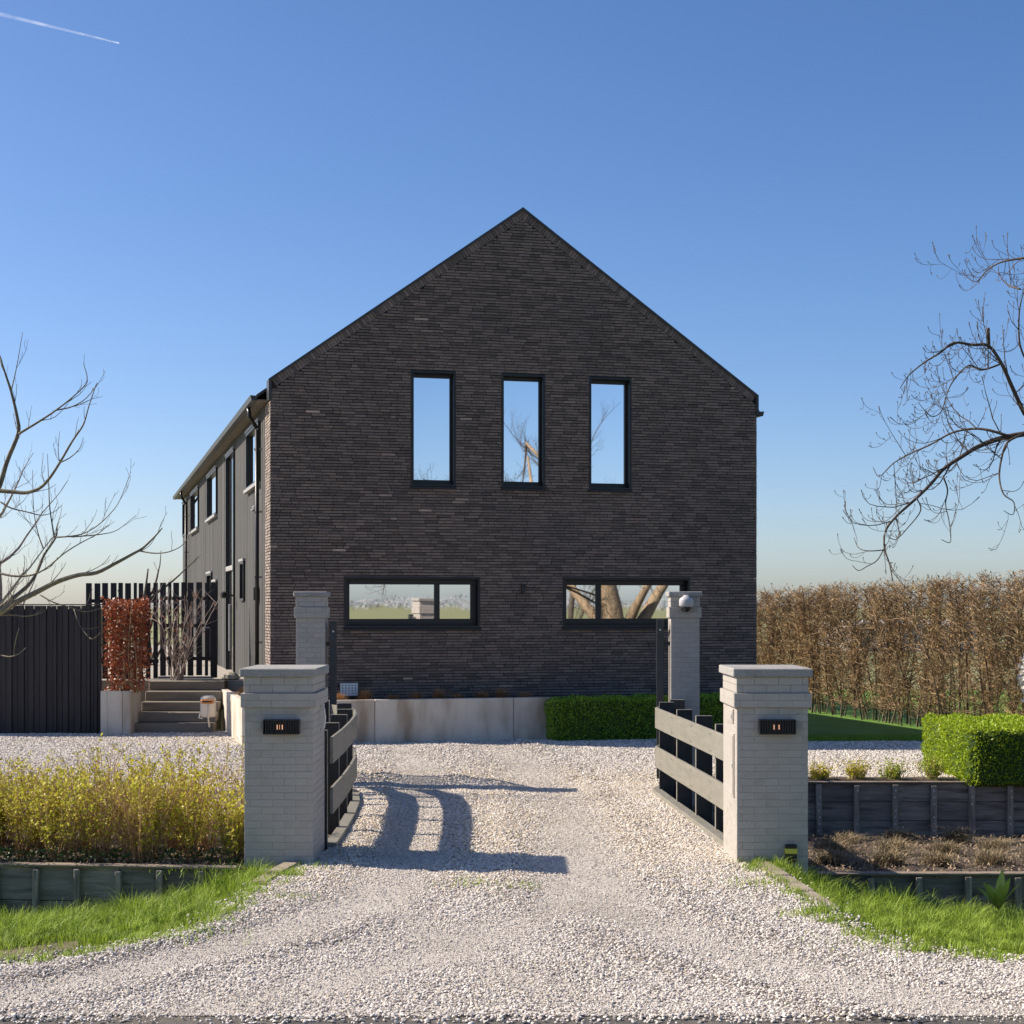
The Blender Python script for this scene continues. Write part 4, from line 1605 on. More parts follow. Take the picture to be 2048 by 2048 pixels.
def shrub(label, x, y, h, r, seed, leafy=1.0, name='shrub', group='yellow-green shrubs in the left bed', stemm='shrub_stem', nst=42, leafm='shrub_leaf', lsize=.031, nodes=13):
    rng = random.Random(seed)
    t = thing(name, label, 'shrub', (x, y, -.02), 0, group)
    mb = MB()
    P = []
    for k in range(nst):
        a = rng.uniform(0, 6.28)
        rr = rng.uniform(0, .10)
        d = Vector((math.cos(a) * rng.uniform(.05, .55) * r / .4, math.sin(a) * rng.uniform(.05, .55) * r / .4, 1.0))
        L = h * rng.uniform(.62, 1.08)
        pts = twig_path(Vector((rr * math.cos(a), rr * math.sin(a), 0)), d, L, 6, .07, .05, rng)
        mb.tube(pts, [.0045, .004, .0036, .003, .0026, .002, .0014], 3, cap=False)
        for j in range(4):
            i = rng.randint(2, 5)
            sd = Vector((rng.gauss(0, .6), rng.gauss(0, .6), .7))
            sp = twig_path(pts[i], sd, rng.uniform(.10, .24), 3, .08, .08, rng)
            mb.tube(sp, [.0025, .002, .0016, .0012], 3, cap=False)
            for q in sp[1:]:
                for _ in range(2):
                    if rng.random() < leafy * .7:
                        P.append(q + Vector((rng.gauss(0, .013), rng.gauss(0, .013), rng.gauss(0, .013))))
        for j in range(nodes):
            f = rng.uniform(.22, 1.0) * 6
            i = min(5, int(f))
            q = pts[i].lerp(pts[i + 1], f - i)
            if rng.random() < leafy:
                for _ in range(3):
                    P.append(q + Vector((rng.gauss(0, .014), rng.gauss(0, .014), rng.gauss(0, .014))))
    stuff(mb.build('stems', stemm, t))
    if P:
        stuff(leaves('foliage', np.array([tuple(p) for p in P]), lsize, leafm, t, .6, .5))
    return t


k = 0
for y, xs, h in ((14.72, np.arange(-6.05, -2.4, .40), .80), (15.35, np.arange(-6.14, -2.4, .42), .92), (16.0, np.arange(-6.32, -2.5, .46), .98)):
    for q, x in enumerate(xs[::-1]):
        brown = x > -3.3 and random.random() < .65
        shrub('yellow-green budding shrub, %s from the left pillar in the %s row of the bed' % (ORD[q], {14.72: 'front', 15.35: 'middle', 16.0: 'rear'}[y]), x + random.uniform(-.09, .09), y + random.uniform(-.14, .14), h * random.uniform(.72, 1.05), .4, 100 + k, leafy=.22 if brown else random.choice([.4, .6, .8, 1.0]), nst=random.choice([36, 44, 54]))
        k += 1
shrub('leafless tan twiggy shrub at the front of the left bed', -3.28, 14.55, .80, .38, 77, leafy=.10, group=None, nst=60)

# low ivy and litter under the shrubs
n = 5200
P = np.stack([RNG.uniform(-6.4, -2.38, n), RNG.uniform(14.42, 14.9, n), RNG.uniform(-.02, .09, n)], 1)
o = leaves('ground_cover', P[:2200], .032, 'ivy_leaf', None, .8, .5)
tag(o, 'dark low ground cover under the left shrubs', 'ground cover', kind='stuff')
P = np.concatenate([np.stack([RNG.uniform(-6.4, -2.38, 2500), RNG.uniform(14.3, 15.6, 2500), RNG.uniform(-.02, .01, 2500)], 1),
                    np.stack([RNG.uniform(2.3, 7.4, 9000), RNG.uniform(15.9, 21.1, 9000), np.zeros(9000)], 1)])
tt = np.clip((P[2500:, 1] - 15.9) / 5.2, 0, 1)
P[2500:, 2] = -.345 - .34 * tt + RNG.uniform(-.02, .02, 9000)
o = leaves('leaf_litter', P, .04, 'litter', None, .35, 0)
tag(o, 'dry leaf litter and twigs lying on the beds', 'litter', kind='stuff')

# grass on the banks
def bank_grass(name, label, grid, n, seed):
    ni, nj = grid.shape[0] - 1, grid.shape[1] - 1
    a4 = []
    for i in range(ni):
        for j in range(nj):
            e1, e2 = grid[i + 1, j] - grid[i, j], grid[i, j + 1] - grid[i, j]
            cxm = grid[i, j]
            w = np.linalg.norm(np.cross(e1, e2))
            a4.append(w if abs(cxm[0]) < cxm[1] * .34 + 1.4 else w * .1)
    a4 = np.array(a4)
    pick = RNG.choice(len(a4), n, p=a4 / a4.sum())
    i, j = pick // nj, pick % nj
    u, v = RNG.uniform(0, 1, n)[:, None], RNG.uniform(0, 1, n)[:, None]
    p = grid[i, j] * (1 - u) * (1 - v) + grid[i + 1, j] * u * (1 - v) + grid[i, j + 1] * (1 - u) * v + grid[i + 1, j + 1] * u * v
    t = (j + v[:, 0]) / nj
    clump = vnoise(p[:, 0], p[:, 1], 5.0, seed) + .5 * vnoise(p[:, 0], p[:, 1], 13.0, seed + 1)
    bare = vnoise(p[:, 0], p[:, 1] * 2.0, 1.9, seed + 2)
    keep = ~((bare > .22) & (t < .6) & (RNG.uniform(0, 1, n) < .9) & (np.abs(p[:, 0]) > 2.9))
    keep &= RNG.uniform(0, 1, n) < np.clip(.25 + t * 7, 0, 1)
    p, t, clump = p[keep], t[keep], clump[keep]
    n = len(p)
    # tufts: every blade belongs to a near tuft and leans away from its middle
    nt_ = max(30, n // 70)
    cen = RNG.choice(n, nt_, replace=False)
    th_ = RNG.uniform(.35, 1.5, nt_) ** 1.3
    tt_ = RNG.uniform(0, .75, nt_)
    ci = np.empty(n, dtype=int)
    for a in range(0, n, 4000):
        d2 = ((p[a:a + 4000, None, :2] - p[cen][None, :, :2]) ** 2).sum(2)
        ci[a:a + 4000] = d2.argmin(1)
    L = .86 * (.055 + .13 * th_[ci] * np.clip(.75 + .6 * clump, .3, 1.5)) * (.45 + .75 * np.clip(t * 2.2, 0, 1))
    off = p[:, :2] - p[cen[ci], :2]
    az = np.arctan2(off[:, 1], off[:, 0]) + RNG.normal(0, .7, n)
    tone = np.clip(.14 * RNG.normal(size=n) + tt_[ci] + .1, .0, .84)
    tone = np.where(RNG.uniform(0, 1, n) < .13, .98, tone)
    o = blades(name, p, L, .0031, 'grass_blade', None, .95, tone, az)
    tag(o, label, 'grass', kind='stuff')


bank_grass('bank_grass', 'long bright grass on the left ditch bank', grid_l, 76000, 21)
bank_grass('bank_grass', 'long bright grass on the right ditch bank', grid_r, 76000, 31)
# weeds between the stones
P = []
for (x, y, r, n) in ((-.35, 13.2, .12, 90), (.05, 13.05, .10, 80), (-1.72, 12.6, .12, 60), (1.95, 13.2, .14, 90), (2.1, 11.9, .12, 70), (-2.2, 11.2, .2, 80), (2.35, 10.9, .2, 90), (-2.62, 13.8, .2, 60), (-1.65, 14.1, .1, 40)):
    q = RNG.normal(0, r, (n, 2))
    P.append(np.stack([x + q[:, 0], y + q[:, 1], np.full(n, .01)], 1))
for ed in (LEFT_EDGE, RIGHT_EDGE):
    E_ = np.array(ed)
    for q in range(46):
        k = RNG.uniform(0, 5.3)
        i = int(k)
        c = E_[i] * (1 - (k - i)) + E_[i + 1] * (k - i)
        m_ = RNG.integers(12, 46)
        w_ = RNG.normal(0, .045, (m_, 2))
        P.append(np.stack([c[0] - np.sign(c[0]) * abs(RNG.normal(0, .07)) + w_[:, 0], c[1] + RNG.normal(0, .06) + w_[:, 1], np.full(m_, .008)], 1))
o = blades('gravel_weeds', np.concatenate(P), .06, .003, 'grass_blade', None, 1.0)
tag(o, 'thin weeds sprouting through the gravel', 'weeds', kind='stuff')
# short grass fringe of the lawn
n = 14000
x = RNG.uniform(4.0, 9.2, n)
y = 27.46 + np.abs(RNG.normal(0, 1.6, n))
o = blades('lawn_blades', np.stack([x, y, np.array([lz(v) for v in y])], 1), .05, .006, 'grass_blade', None, .7, np.full(n, .02))
tag(o, 'short mown grass of the lawn below the tall hedge', 'grass', kind='stuff')

def tuft(name, label, x, y, z, r, h, n, material, group, lean=1.2, w=.003):
    q = RNG.normal(0, r * .45, (n, 2))
    P = np.stack([q[:, 0], q[:, 1], np.zeros(n)], 1)
    o = blades(name, P, h, w, material, None, lean)
    o.location = (x, y, z)
    return tag(o, label, 'plant', group)


for i, u in enumerate((.62, 1.05, 1.5, 1.95, 2.35, 2.75, 3.05, 3.5, 3.85, 4.2)):
    p = house_pt(u, -.72 + .06 * (i % 3))
    tuft('dry_tuft', 'brown dried grass tuft on the low concrete wall, %s from the left' % ORD[i], p.x, p.y, .655, .10, .16 + .04 * (i % 3), 260, 'dry_grass', 'dried tufts along the concrete wall')
for i, (x, y) in enumerate(((-4.62, 27.6), (-4.70, 28.1), (-4.55, 28.5), (-4.85, 28.8))):
    p = house_pt(-.23, -.5 + i * .75)
    tuft('dry_tuft', 'brown dried grass clump by the house corner, %s counting away from the viewer' % ORD[i], p.x, p.y, .675, .13, .17, 420, 'dry_grass', 'dried clumps at the house corner')
# plants on the lower terrace
spots = [(2.75, 16.9), (3.3, 17.1), (3.85, 16.9), (4.4, 17.1), (4.95, 17.0), (5.5, 17.2), (3.0, 18.3), (3.6, 18.5), (4.2, 18.2), (4.85, 18.5), (5.45, 18.6), (3.3, 20.0), (4.0, 19.8), (4.7, 20.1), (5.4, 20.0)]
for i, (x, y) in enumerate(spots):
    tuft('lavender_plant', 'dull grey-brown plant in the %s row of the lower terrace, %s from the pillar' % (('front', ORD[i]) if i < 6 else ('middle', ORD[i - 6]) if i < 11 else ('rear', ORD[i - 11])), x, y, -.36 - .34 * (y - 15.9) / 5.2, .15, .16 + .03 * (i % 3), 380, 'lavender_leaf', 'plants on the lower terrace', 1.5, .005)
# small budding plants above the rear boarding
for i, (x, h, lab) in enumerate(((3.98, .13, 'small yellow-green sprouting plant nearest the right pillar above the boarding'),
                                 (4.46, .20, 'upright yellow-green sprouting plant, second from the pillar above the boarding'),
                                 (4.92, .15, 'spreading yellow-green plant, third from the pillar above the boarding'),
                                 (5.45, .24, 'yellow-green sprouting plant tucked against the bright box hedge'))):
    shrub(lab, x, 21.36, h, .5, 300 + i, name='young_shrub', group='young plants above the boarding', nst=22, leafm='light_box_leaf' if i > 1 else 'shrub_leaf', lsize=.03, nodes=6)
mb = MB()
mb.box(2.3, 9, 21.2, 21.6, -.3, .012)
struct(mb.build('border_soil', 'soil'))
# broad-leaved dock in the grass at the right edge
t = thing('dock_plant', 'broad upright green dock plant in the grass at the right edge', 'plant', (4.22, 14.3, -.40))
for i in range(9):
    az = i * .7 + .3
    L = random.uniform(.24, .36)
    tilt = random.uniform(.15, .7)
    vv, ff = [], []
    for k in range(7):
        f = k / 6
        w = .045 * math.sin(math.pi * (f ** .8)) + .003
        out = L * (f * math.sin(tilt) + .12 * f * f)
        zz = L * f * math.cos(tilt) - .06 * f * f * tilt
        for s in (-1, 0, 1):
            vv.append((math.cos(az) * out - math.sin(az) * s * w, math.sin(az) * out + math.cos(az) * s * w, zz + (.012 if s else 0)))
    for k in range(6):
        for s in (0, 1):
            a = k * 3 + s
            ff.append((a, a + 1, a + 4, a + 3))
    mb = MB()
    mb.add(vv, ff)
    mb.build('leaf', 'dock_leaf', t, smooth=True)

# russet hedge in the planter
t = thing('russet_hedge', 'upright copper-leaved beech hedge growing in the concrete planter', 'hedge', (-6.88, 29.45, .72))
rng = random.Random(5)
mb = MB()
P = []
for k in range(26):
    p = Vector((rng.uniform(-.22, .25), rng.uniform(-.2, .25), 0))
    pts = twig_path(p, Vector((rng.gauss(0, .10), rng.gauss(0, .10), 1)), rng.uniform(1.35, 1.62), 8, .05, .06, rng)
    mb.tube(pts, [.012, .011, .010, .009, .008, .006, .005, .004, .002], 4, cap=False)
n = 5200
P = np.stack([RNG.uniform(-.37, .38, n), RNG.uniform(-.34, .36, n), RNG.uniform(.02, 1.66, n)], 1)
k = (np.maximum(np.abs(P[:, 0]) / .38, np.abs(P[:, 1]) / .36) > .35) | (P[:, 2] > 1.3)
P = P[k]
P[:, 0] *= .80 + .18 * np.clip(P[:, 2] / .5, 0, 1) + .22 * vnoise(P[:, 2], P[:, 1], 6, 2)
P[:, 2] += .07 * vnoise(P[:, 0], P[:, 1], 9, 3)
P = P[(P[:, 2] > .45) | (RNG.uniform(0, 1, len(P)) < .55)]
mb.build('stems', 'hedge_twig', t)
leaves('foliage', P, .062, 'russet_leaf', t, .65, -.2)

# bare pinkish shrub in front of the slat fence
t = thing('bare_shrub', 'leafless pinkish twiggy shrub in front of the slat fence', 'shrub', (-6.28, 30.95, .85))
rng = random.Random(8)
mb = MB()
P = []
for k in range(16):
    a = rng.uniform(0, 6.28)
    pts = twig_path(Vector((rng.uniform(-.1, .1), rng.uniform(-.1, .1), 0)), Vector((math.cos(a) * .28, math.sin(a) * .28, 1)), rng.uniform(1.4, 2.05), 8, .10, .03, rng)
    mb.tube(pts, [.014, .012, .011, .010, .008, .007, .005, .004, .002], 4, cap=False)
    for j in range(12):
        i = rng.randint(2, 7)
        sp = twig_path(pts[i], Vector((rng.gauss(0, .8), rng.gauss(0, .8), .8)), rng.uniform(.2, .55), 4, .12, .06, rng)
        mb.tube(sp, [.006, .005, .004, .003, .002], 3, cap=False)
        if rng.random() < .4:
            P.append(tuple(sp[3]))
mb.build('twigs', 'twig_pale', t)
leaves('buds', np.array(P), .05, 'russet_leaf', t, .6)

# white blossoming bush at the right edge
t = thing('blossom_bush', 'white blossoming bush at the right edge before the tall hedge', 'shrub', (8.45, 26.1, 0.0))
rng = random.Random(9)
mb = MB()
for k in range(12):
    a = rng.uniform(0, 6.28)
    mb.tube(twig_path(Vector((0, 0, 0)), Vector((math.cos(a) * .3, math.sin(a) * .3, 1)), rng.uniform(.9, 1.5), 6, .1, .02, rng), [.015, .012, .01, .008, .006, .004, .002], 4, cap=False)
mb.build('stems', 'hedge_stem', t)
q = unit(RNG.normal(size=(2600, 3))) * (RNG.uniform(.5, 1, (2600, 1)) ** .5)
q = q * np.array([.42, .42, .62]) + np.array([0, 0, 1.12])
leaves('blossom', q, .055, 'white_flower', t, .8)

# tall half-bare hedge on the right
HPATH = [(6.4, 55.0), (8.55, 47.2), (10.25, 40.7), (11.9, 34.4), (13.0, 30.2)]
def hp(s):
    seg = [math.dist(HPATH[i], HPATH[i + 1]) for i in range(len(HPATH) - 1)]
    d = s * sum(seg)
    for i, q in enumerate(seg):
        if d <= q or i == len(seg) - 1:
            f = d / q
            return HPATH[i][0] + (HPATH[i + 1][0] - HPATH[i][0]) * f, HPATH[i][1] + (HPATH[i + 1][1] - HPATH[i][1]) * f
        d -= q


t = thing('tall_hedge', 'tall half-bare brown hornbeam hedge along the lawn on the right', 'hedge', (10.25, 40.7, FIELD))
O = Vector((10.25, 40.7, 0))
rng = random.Random(12)
tw = MB()
LP = []
NS = 172
for k in range(NS):
    s = (k + rng.uniform(.1, .9)) / NS
    x, y = hp(s)
    p = Vector((x + rng.gauss(0, .14), y, 0)) - O
    hh = 3.46 + .46 * s + rng.uniform(-.04, .04)
    pts = twig_path(p, Vector((rng.gauss(0, .12), rng.gauss(0, .12), 1)), hh * .96, 9, .07, .05, rng)
    sc = min(1.0, hh / max(.5, pts[-1].z))
    pts = [Vector((q.x, q.y, q.z * sc)) for q in pts]
    r0 = rng.uniform(.016, .034)
    mb = MB()
    mb.tube(pts, [r0 * (1 - .085 * i) for i in range(10)], 5, cap=False)
    mb.build('stem', 'hedge_stem', t)
    for j in range(128):
        f = rng.uniform(.03, 1.0) ** .85 * 8.99
        i = int(f)
        q = pts[i].lerp(pts[i + 1], f - i)
        d = Vector((rng.gauss(0, .75), rng.gauss(0, .75), rng.uniform(.1, 1.0)))
        L = rng.uniform(.22, .72) * (.65 if q.z > hh * .8 else 1)
        sp = twig_path(q, d, L, 4, .22, .07, rng)
        lim = hh + rng.uniform(-.03, .05)
        if sp[-1].z > lim:
            sp = [Vector((v.x, v.y, min(v.z, lim - .02 * (4 - i2)))) for i2, v in enumerate(sp)]
        tw.tube(sp, [.0088, .0074, .006, .0046, .003], 3, cap=False)
        if rng.random() < .26:
            LP.append(tuple(sp[rng.randint(2, 4)]))
        for jj in range(2):
            s2 = twig_path(sp[rng.randint(1, 3)], Vector((rng.gauss(0, .8), rng.gauss(0, .8), .5)), rng.uniform(.08, .20), 2, .2, .08, rng)
            tw.tube(s2, [.005, .004, .0028], 3, cap=False)
            if rng.random() < .16:
                LP.append(tuple(s2[-1]))
stuff(tw.build('twigs', 'hedge_twig', t))
LP = np.array(LP)
ex = []
for k in range(11000):                                   # dead leaves and short shoots held all through it
    s = rng.uniform(0, 1)
    x, y = hp(s)
    ex.append((x - O.x + rng.gauss(0, .27), y - O.y + rng.uniform(-.1, .1), (3.44 + .46 * s) * rng.uniform(.10, 1) ** .75))
for k in range(900):                                     # russet leaves held near the house corner
    s = rng.uniform(.02, .34)
    x, y = hp(s)
    ex.append((x - O.x + rng.gauss(0, .2), y - O.y, rng.uniform(.5, 2.6)))
stuff(leaves('leaves', np.concatenate([LP, np.array(ex)]), .055, 'hedge_leaf', t, .6, -.2))


# ------------------------------------------------------------------ trees
def limb_pts(pix, z0, z1, rng, wob=.25):
    n = len(pix)
    out = []
    ph = rng.uniform(0, 6)
    for i, (px, py) in enumerate(pix):
        f = i / max(1, n - 1)
        out.append(at(px, py, z0 + (z1 - z0) * f + wob * math.sin(ph + 3 * f)))
    # refine with a Catmull-Rom spline
    res = []
    for i in range(n - 1):
        p0, p1, p2, p3 = out[max(0, i - 1)], out[i], out[i + 1], out[min(n - 1, i + 2)]
        for k in range(4):
            f = k / 4
            res.append(.5 * ((2 * p1) + (p2 - p0) * f + (2 * p0 - 5 * p1 + 4 * p2 - p3) * f * f + (3 * p1 - p0 - 3 * p2 + p3) * f ** 3))
    res.append(out[-1])
    return res


def grow_twigs(mb, pts, rad, rng, style, dens, L0, level=0, maxlev=2):
    """side shoots along a limb"""
    acc = 0.0
    tot = sum((pts[i + 1] - pts[i]).length for i in range(len(pts) - 1))
    run = 0.0
    nxt = rng.uniform(.3, 1) / dens
    for i in range(len(pts) - 1):
        seg = (pts[i + 1] - pts[i])
        run += seg.length
        while run > nxt:
            nxt += rng.uniform(.5, 1.5) / dens
            f = nxt / max(tot, .01)
            d = seg.normalized()
            side = Vector((rng.gauss(0, 1), rng.gauss(0, .8), rng.gauss(0, 1))).normalized()
            if style == 'droop':
                d2 = d * .55 + side * .6 + Vector((-.1, 0, rng.choice([-.65, -.3, .3, .55])))
                L = L0 * rng.uniform(.35, 1.1) * (1.15 - .5 * min(1, f))
                sp = twig_path(pts[i], d2, L, 7, .12, -.10, rng, .75)
            else:
                d2 = d * .8 + side * .65 + Vector((.05, 0, .35))
                L = L0 * rng.uniform(.4, 1.15) * (1.15 - .55 * min(1, f))
                sp = twig_path(pts[i], d2, L, 6, .13, .05, rng, .12)
            r0 = min(rad[i] * .6, .0035 + .008 * L)
            n = len(sp)
            rr = [r0 + (.0026 - r0) * k / (n - 1) for k in range(n)]
            if style == 'droop':
                rr[-1] = .0055
                rr[-2] = .0028
            mb.tube(sp, rr, 4 if r0 > .006 else 3, cap=style == 'droop')
            if level + 1 < maxlev and L > .25:
                grow_twigs(mb, sp, rr, rng, style, dens * (1.35 if style == 'droop' else 1.6), L0 * .5, level + 1, maxlev)


def tree(name, label, trunk, limbs, material, style, rng, dens, L0, maxlev=2, trunk_mat=None):
    base = Vector(trunk[0][0])
    t = thing(name, label, 'tree', base)
    mb = MB(Matrix.Translation(-base))
    mb.tube([p for p, r in trunk], [r for p, r in trunk], 12)
    mb.build('trunk', trunk_mat or material, t, smooth=True)
    tw = MB(Matrix.Translation(-base))
    for pts, r0, r1, twig in limbs:
        n = len(pts)
        rad = [r0 + (r1 - r0) * (i / (n - 1)) ** .8 for i in range(n)]
        m2 = MB(Matrix.Translation(-base))
        m2.tube(pts, rad, 8 if r0 > .03 else 6)
        m2.build('branch', trunk_mat if trunk_mat and r0 > .06 else material, t, smooth=True)
        if twig:
            grow_twigs(tw, pts, rad, rng, style, dens * twig, L0, 0, maxlev)
    stuff(tw.build('crown_twigs', material, t))
    return t


def c8(a, b_):
    return (1448 + a / 2.415, 400 + b_ / 2.415)


rng = random.Random(21)
ZR = 16.2
TB = Vector((10.5, 16.0, -.1))
trunk_r = [(TB, .42), (TB + Vector((-.1, 0, 1.0)), .36), (TB + Vector((-.35, .05, 2.2)), .31), (TB + Vector((-.7, .1, 3.4)), .26), (TB + Vector((-1.2, .1, 4.8)), .20), (TB + Vector((-1.5, .1, 6.4)), .15), (TB + Vector((-1.7, 0, 8.5)), .07)]
A = [c8(*q) for q in ((1449, 1130), (1340, 1150), (1230, 1190), (1140, 1245), (1060, 1300), (1000, 1370), (930, 1440), (830, 1530), (780, 1600), (775, 1680), (800, 1760), (815, 1840))]
B = [c8(*q) for q in ((1380, 1142), (1280, 1112), (1200, 1105), (1100, 1125), (1000, 1180), (900, 1225), (820, 1270), (750, 1335), (720, 1290))]
Cc = [c8(*q) for q in ((1449, 1030), (1390, 900), (1340, 790), (1278, 705), (1200, 700), (1110, 690), (1040, 740), (960, 790), (890, 850), (850, 910))]
C2 = [c8(*q) for q in ((1278, 705), (1276, 620))]
C3 = [c8(*q) for q in ((1340, 790), (1250, 820), (1180, 800), (1110, 870), (1075, 940), (1050, 1020), (1000, 1045), (940, 980))]
D = [c8(*q) for q in ((1520, 270), (1449, 280), (1340, 300), (1270, 340), (1215, 395), (1150, 350))]
D2 = [c8(*q) for q in ((1430, 430), (1370, 410), (1330, 360), (1326, 320))]
Ee = [c8(*q) for q in ((1600, 900), (1480, 800), (1430, 700), (1425, 560), (1440, 470), (1470, 400))]
F = [c8(*q) for q in ((1449, 1130), (1370, 1170), (1340, 1250), (1330, 1340), (1350, 1420), (1400, 1460), (1395, 1520), (1350, 1500))]
G = [c8(*q) for q in ((1060, 1340), (1080, 1400), (1070, 1470), (1085, 1540), (1095, 1620), (1090, 1655), (1050, 1640))]
H = [c8(*q) for q in ((930, 1440), (950, 1500), (890, 1580), (830, 1640), (790, 1620))]
I = [c8(*q) for q in ((775, 1680), (740, 1740), (690, 1770), (650, 1790), (620, 1765))]
J = [c8(*q) for q in ((775, 1690), (700, 1695), (650, 1680), (628, 1630))]
def lim(pix, za, zb, r0, r1, tw=1.0, pre=None):
    pts = limb_pts(pix, za, zb, rng, .2)
    if pre is not None:
        pts = [Vector(p) for p in pre] + pts
    return (pts, r0, r1, tw)
eA, eC, eD, eE = at(*A[0], ZR), at(*Cc[0], ZR + .5), at(*D[0], ZR - .5), at(*Ee[0], ZR + .8)
limbs_r = [
    lim(A, ZR, ZR - .6, .031, .005, 1.3, [trunk_r[2][0], trunk_r[2][0].lerp(eA, .5) + Vector((0, 0, .25))]),
    lim(B, ZR + .2, ZR + .8, .016, .004, 1.5),
    lim(Cc, ZR + .5, ZR - .1, .027, .004, 1.6, [trunk_r[2][0] + Vector((0, 0, .3)), trunk_r[2][0].lerp(eC, .5) + Vector((0, 0, -.1))]),
    lim(C2, ZR + .45, ZR + .4, .020, .016, 0),
    lim(C3, ZR + .4, ZR - .4, .011, .003, 1.5),
    lim(D, ZR - .5, ZR - .3, .016, .003, 1.5, [trunk_r[4][0], trunk_r[4][0].lerp(eD, .5) + Vector((0, 0, .3))]),
    lim(D2, ZR - .5, ZR - .2, .010, .003, 1.0),
    lim(Ee, ZR + .8, ZR + .3, .016, .004, 1.5, [trunk_r[3][0], trunk_r[3][0].lerp(eE, .5)]),
    lim(F, ZR, ZR - .5, .014, .003, 1.2),
    lim(G, ZR - .3, ZR - .5, .009, .003, .8),
    lim(H, ZR - .4, ZR - .6, .008, .003, .8),
    lim(I, ZR - .6, ZR - .7, .006, .003, .9),
    lim(J, ZR - .6, ZR - .4, .006, .003, .8),
    # heavy limbs outside the frame, mirrored in the panes
    ([TB + Vector((-.05, 0, .9)), TB + Vector((.5, .3, 2.0)), TB + Vector((1.3, .6, 3.4)), TB + Vector((2.3, .8, 5.0)), TB + Vector((3.3, .9, 7.4))], .24, .03, .8),
    ([TB + Vector((-.1, 0, 1.2)), TB + Vector((-.7, -.5, 2.2)), TB + Vector((-1.3, -1.2, 3.3)), TB + Vector((-1.6, -2.0, 4.8)), TB + Vector((-1.5, -2.6, 6.6))], .20, .03, .8),
    ([TB + Vector((-.9, .05, 4.2)), TB + Vector((-1.2, -1.2, 5.4)), TB + Vector((-1.0, -2.8, 6.6)), TB + Vector((-.4, -4.6, 7.2)), TB + Vector((.4, -6.2, 6.6)), TB + Vector((.8, -7.2, 5.4))], .10, .01, 1.2),
    ([TB + Vector((-.5, .05, 3.0)), TB + Vector((.2, -1.4, 4.4)), TB + Vector((1.0, -3.0, 5.6)), TB + Vector((1.8, -4.6, 6.0)), TB + Vector((2.4, -6.0, 5.2))], .10, .01, 1.2),
    ([TB + Vector((-1.4, .1, 6.2)), TB + Vector((-.8, -1.6, 7.8)), TB + Vector((.2, -3.0, 9.0)), TB + Vector((1.2, -4.4, 9.6))], .07, .01, 1.2),
    ([TB + Vector((0, 0, 1.6)), TB + Vector((.3, .9, 3.0)), TB + Vector((.4, 1.7, 4.8)), TB + Vector((.2, 2.4, 7.0))], .16, .03, .8),
]
tree('bare_tree', 'big leafless tree whose drooping budded branches reach in from the right', trunk_r, limbs_r, 'bark_right', 'droop', rng, 4.5, .82, 3, 'bark_trunk')


def c1(a, b_):
    return (a / 2.76, 400 + b_ / 2.76)


def c2(a, b_):
    return (a / 3.513, 1050 + b_ / 3.513)


rng = random.Random(33)
ZL = 20.5
TL = Vector((-8.3, 20.6, -.05))
trunk_l = [(TL, .20), (TL + Vector((.05, 0, .6)), .17), (TL + Vector((.2, 0, 1.2)), .15), (TL + Vector((.35, .1, 2.2)), .11), (TL + Vector((.4, .1, 3.6)), .08), (TL + Vector((.5, 0, 5.6)), .03)]
L1 = [c2(*q) for q in ((-60, 650), (0, 615), (120, 540), (260, 470), (400, 400), (550, 352), (680, 335), (820, 265), (930, 205), (1000, 165), (1070, 100), (1120, 45), (1140, 20))]
L1b = [c2(*q) for q in ((980, 182), (1080, 198), (1180, 190), (1270, 150), (1320, 90), (1345, 30))]
L2 = [c2(*q) for q in ((-60, 640), (0, 585), (110, 500), (200, 420), (260, 330), (310, 210), (390, 90), (400, 20))] + [c1(*q) for q in ((320, 1780),)]
L3 = [c1(*q) for q in ((-40, 1640), (0, 1570), (40, 1440), (100, 1290), (95, 1200), (62, 1060), (20, 930), (0, 860))]
L3b = [c1(*q) for q in ((105, 1290), (220, 1220), (310, 1160), (410, 1080), (480, 1000), (460, 900))]
L3c = [c1(*q) for q in ((310, 1160), (400, 1140), (480, 1090), (540, 1010))]
L3d = [c1(*q) for q in ((60, 1060), (90, 930), (125, 730))]
L4 = [c1(*q) for q in ((-40, 1600), (0, 1605), (80, 1612), (150, 1615), (220, 1590), (270, 1540), (330, 1450), (400, 1330), (460, 1240), (490, 1140), (530, 1020))]
L4b = [c1(*q) for q in ((330, 1450), (390, 1420), (440, 1370), (460, 1310))]
L5 = [c2(*q) for q in ((0, 340), (110, 360), (230, 350), (330, 300), (450, 200), (560, 130), (690, 60), (760, 0))]
L5b = [c1(*q) for q in ((310, 1862), (430, 1850), (520, 1810), (600, 1740), (660, 1660), (722, 1500))]
L5c = [c1(*q) for q in ((400, 1860), (560, 1845), (650, 1820), (750, 1740))]
L6 = [c1(*q) for q in ((0, 1665), (60, 1700), (140, 1720), (230, 1740), (300, 1720), (340, 1685))]
L7 = [c1(*q) for q in ((240, 1925), (210, 1840), (185, 1700), (180, 1490))]
L7b = [c1(*q) for q in ((300, 1862), (275, 1700), (268, 1540), (262, 1400))]
L8 = [c2(*q) for q in ((280, 490), (380, 545), (500, 580), (600, 610), (720, 580))]
L8b = [c2(*q) for q in ((520, 590), (560, 700), (640, 800), (705, 755))]
L9 = [c2(*q) for q in ((-40, 640), (60, 630), (180, 640), (270, 625), (330, 590))]
L10 = [c2(*q) for q in ((-40, 900), (60, 925), (130, 905), (185, 860))]
def p3(pix, i=0, z=ZL):
    return at(*pix[i], z)
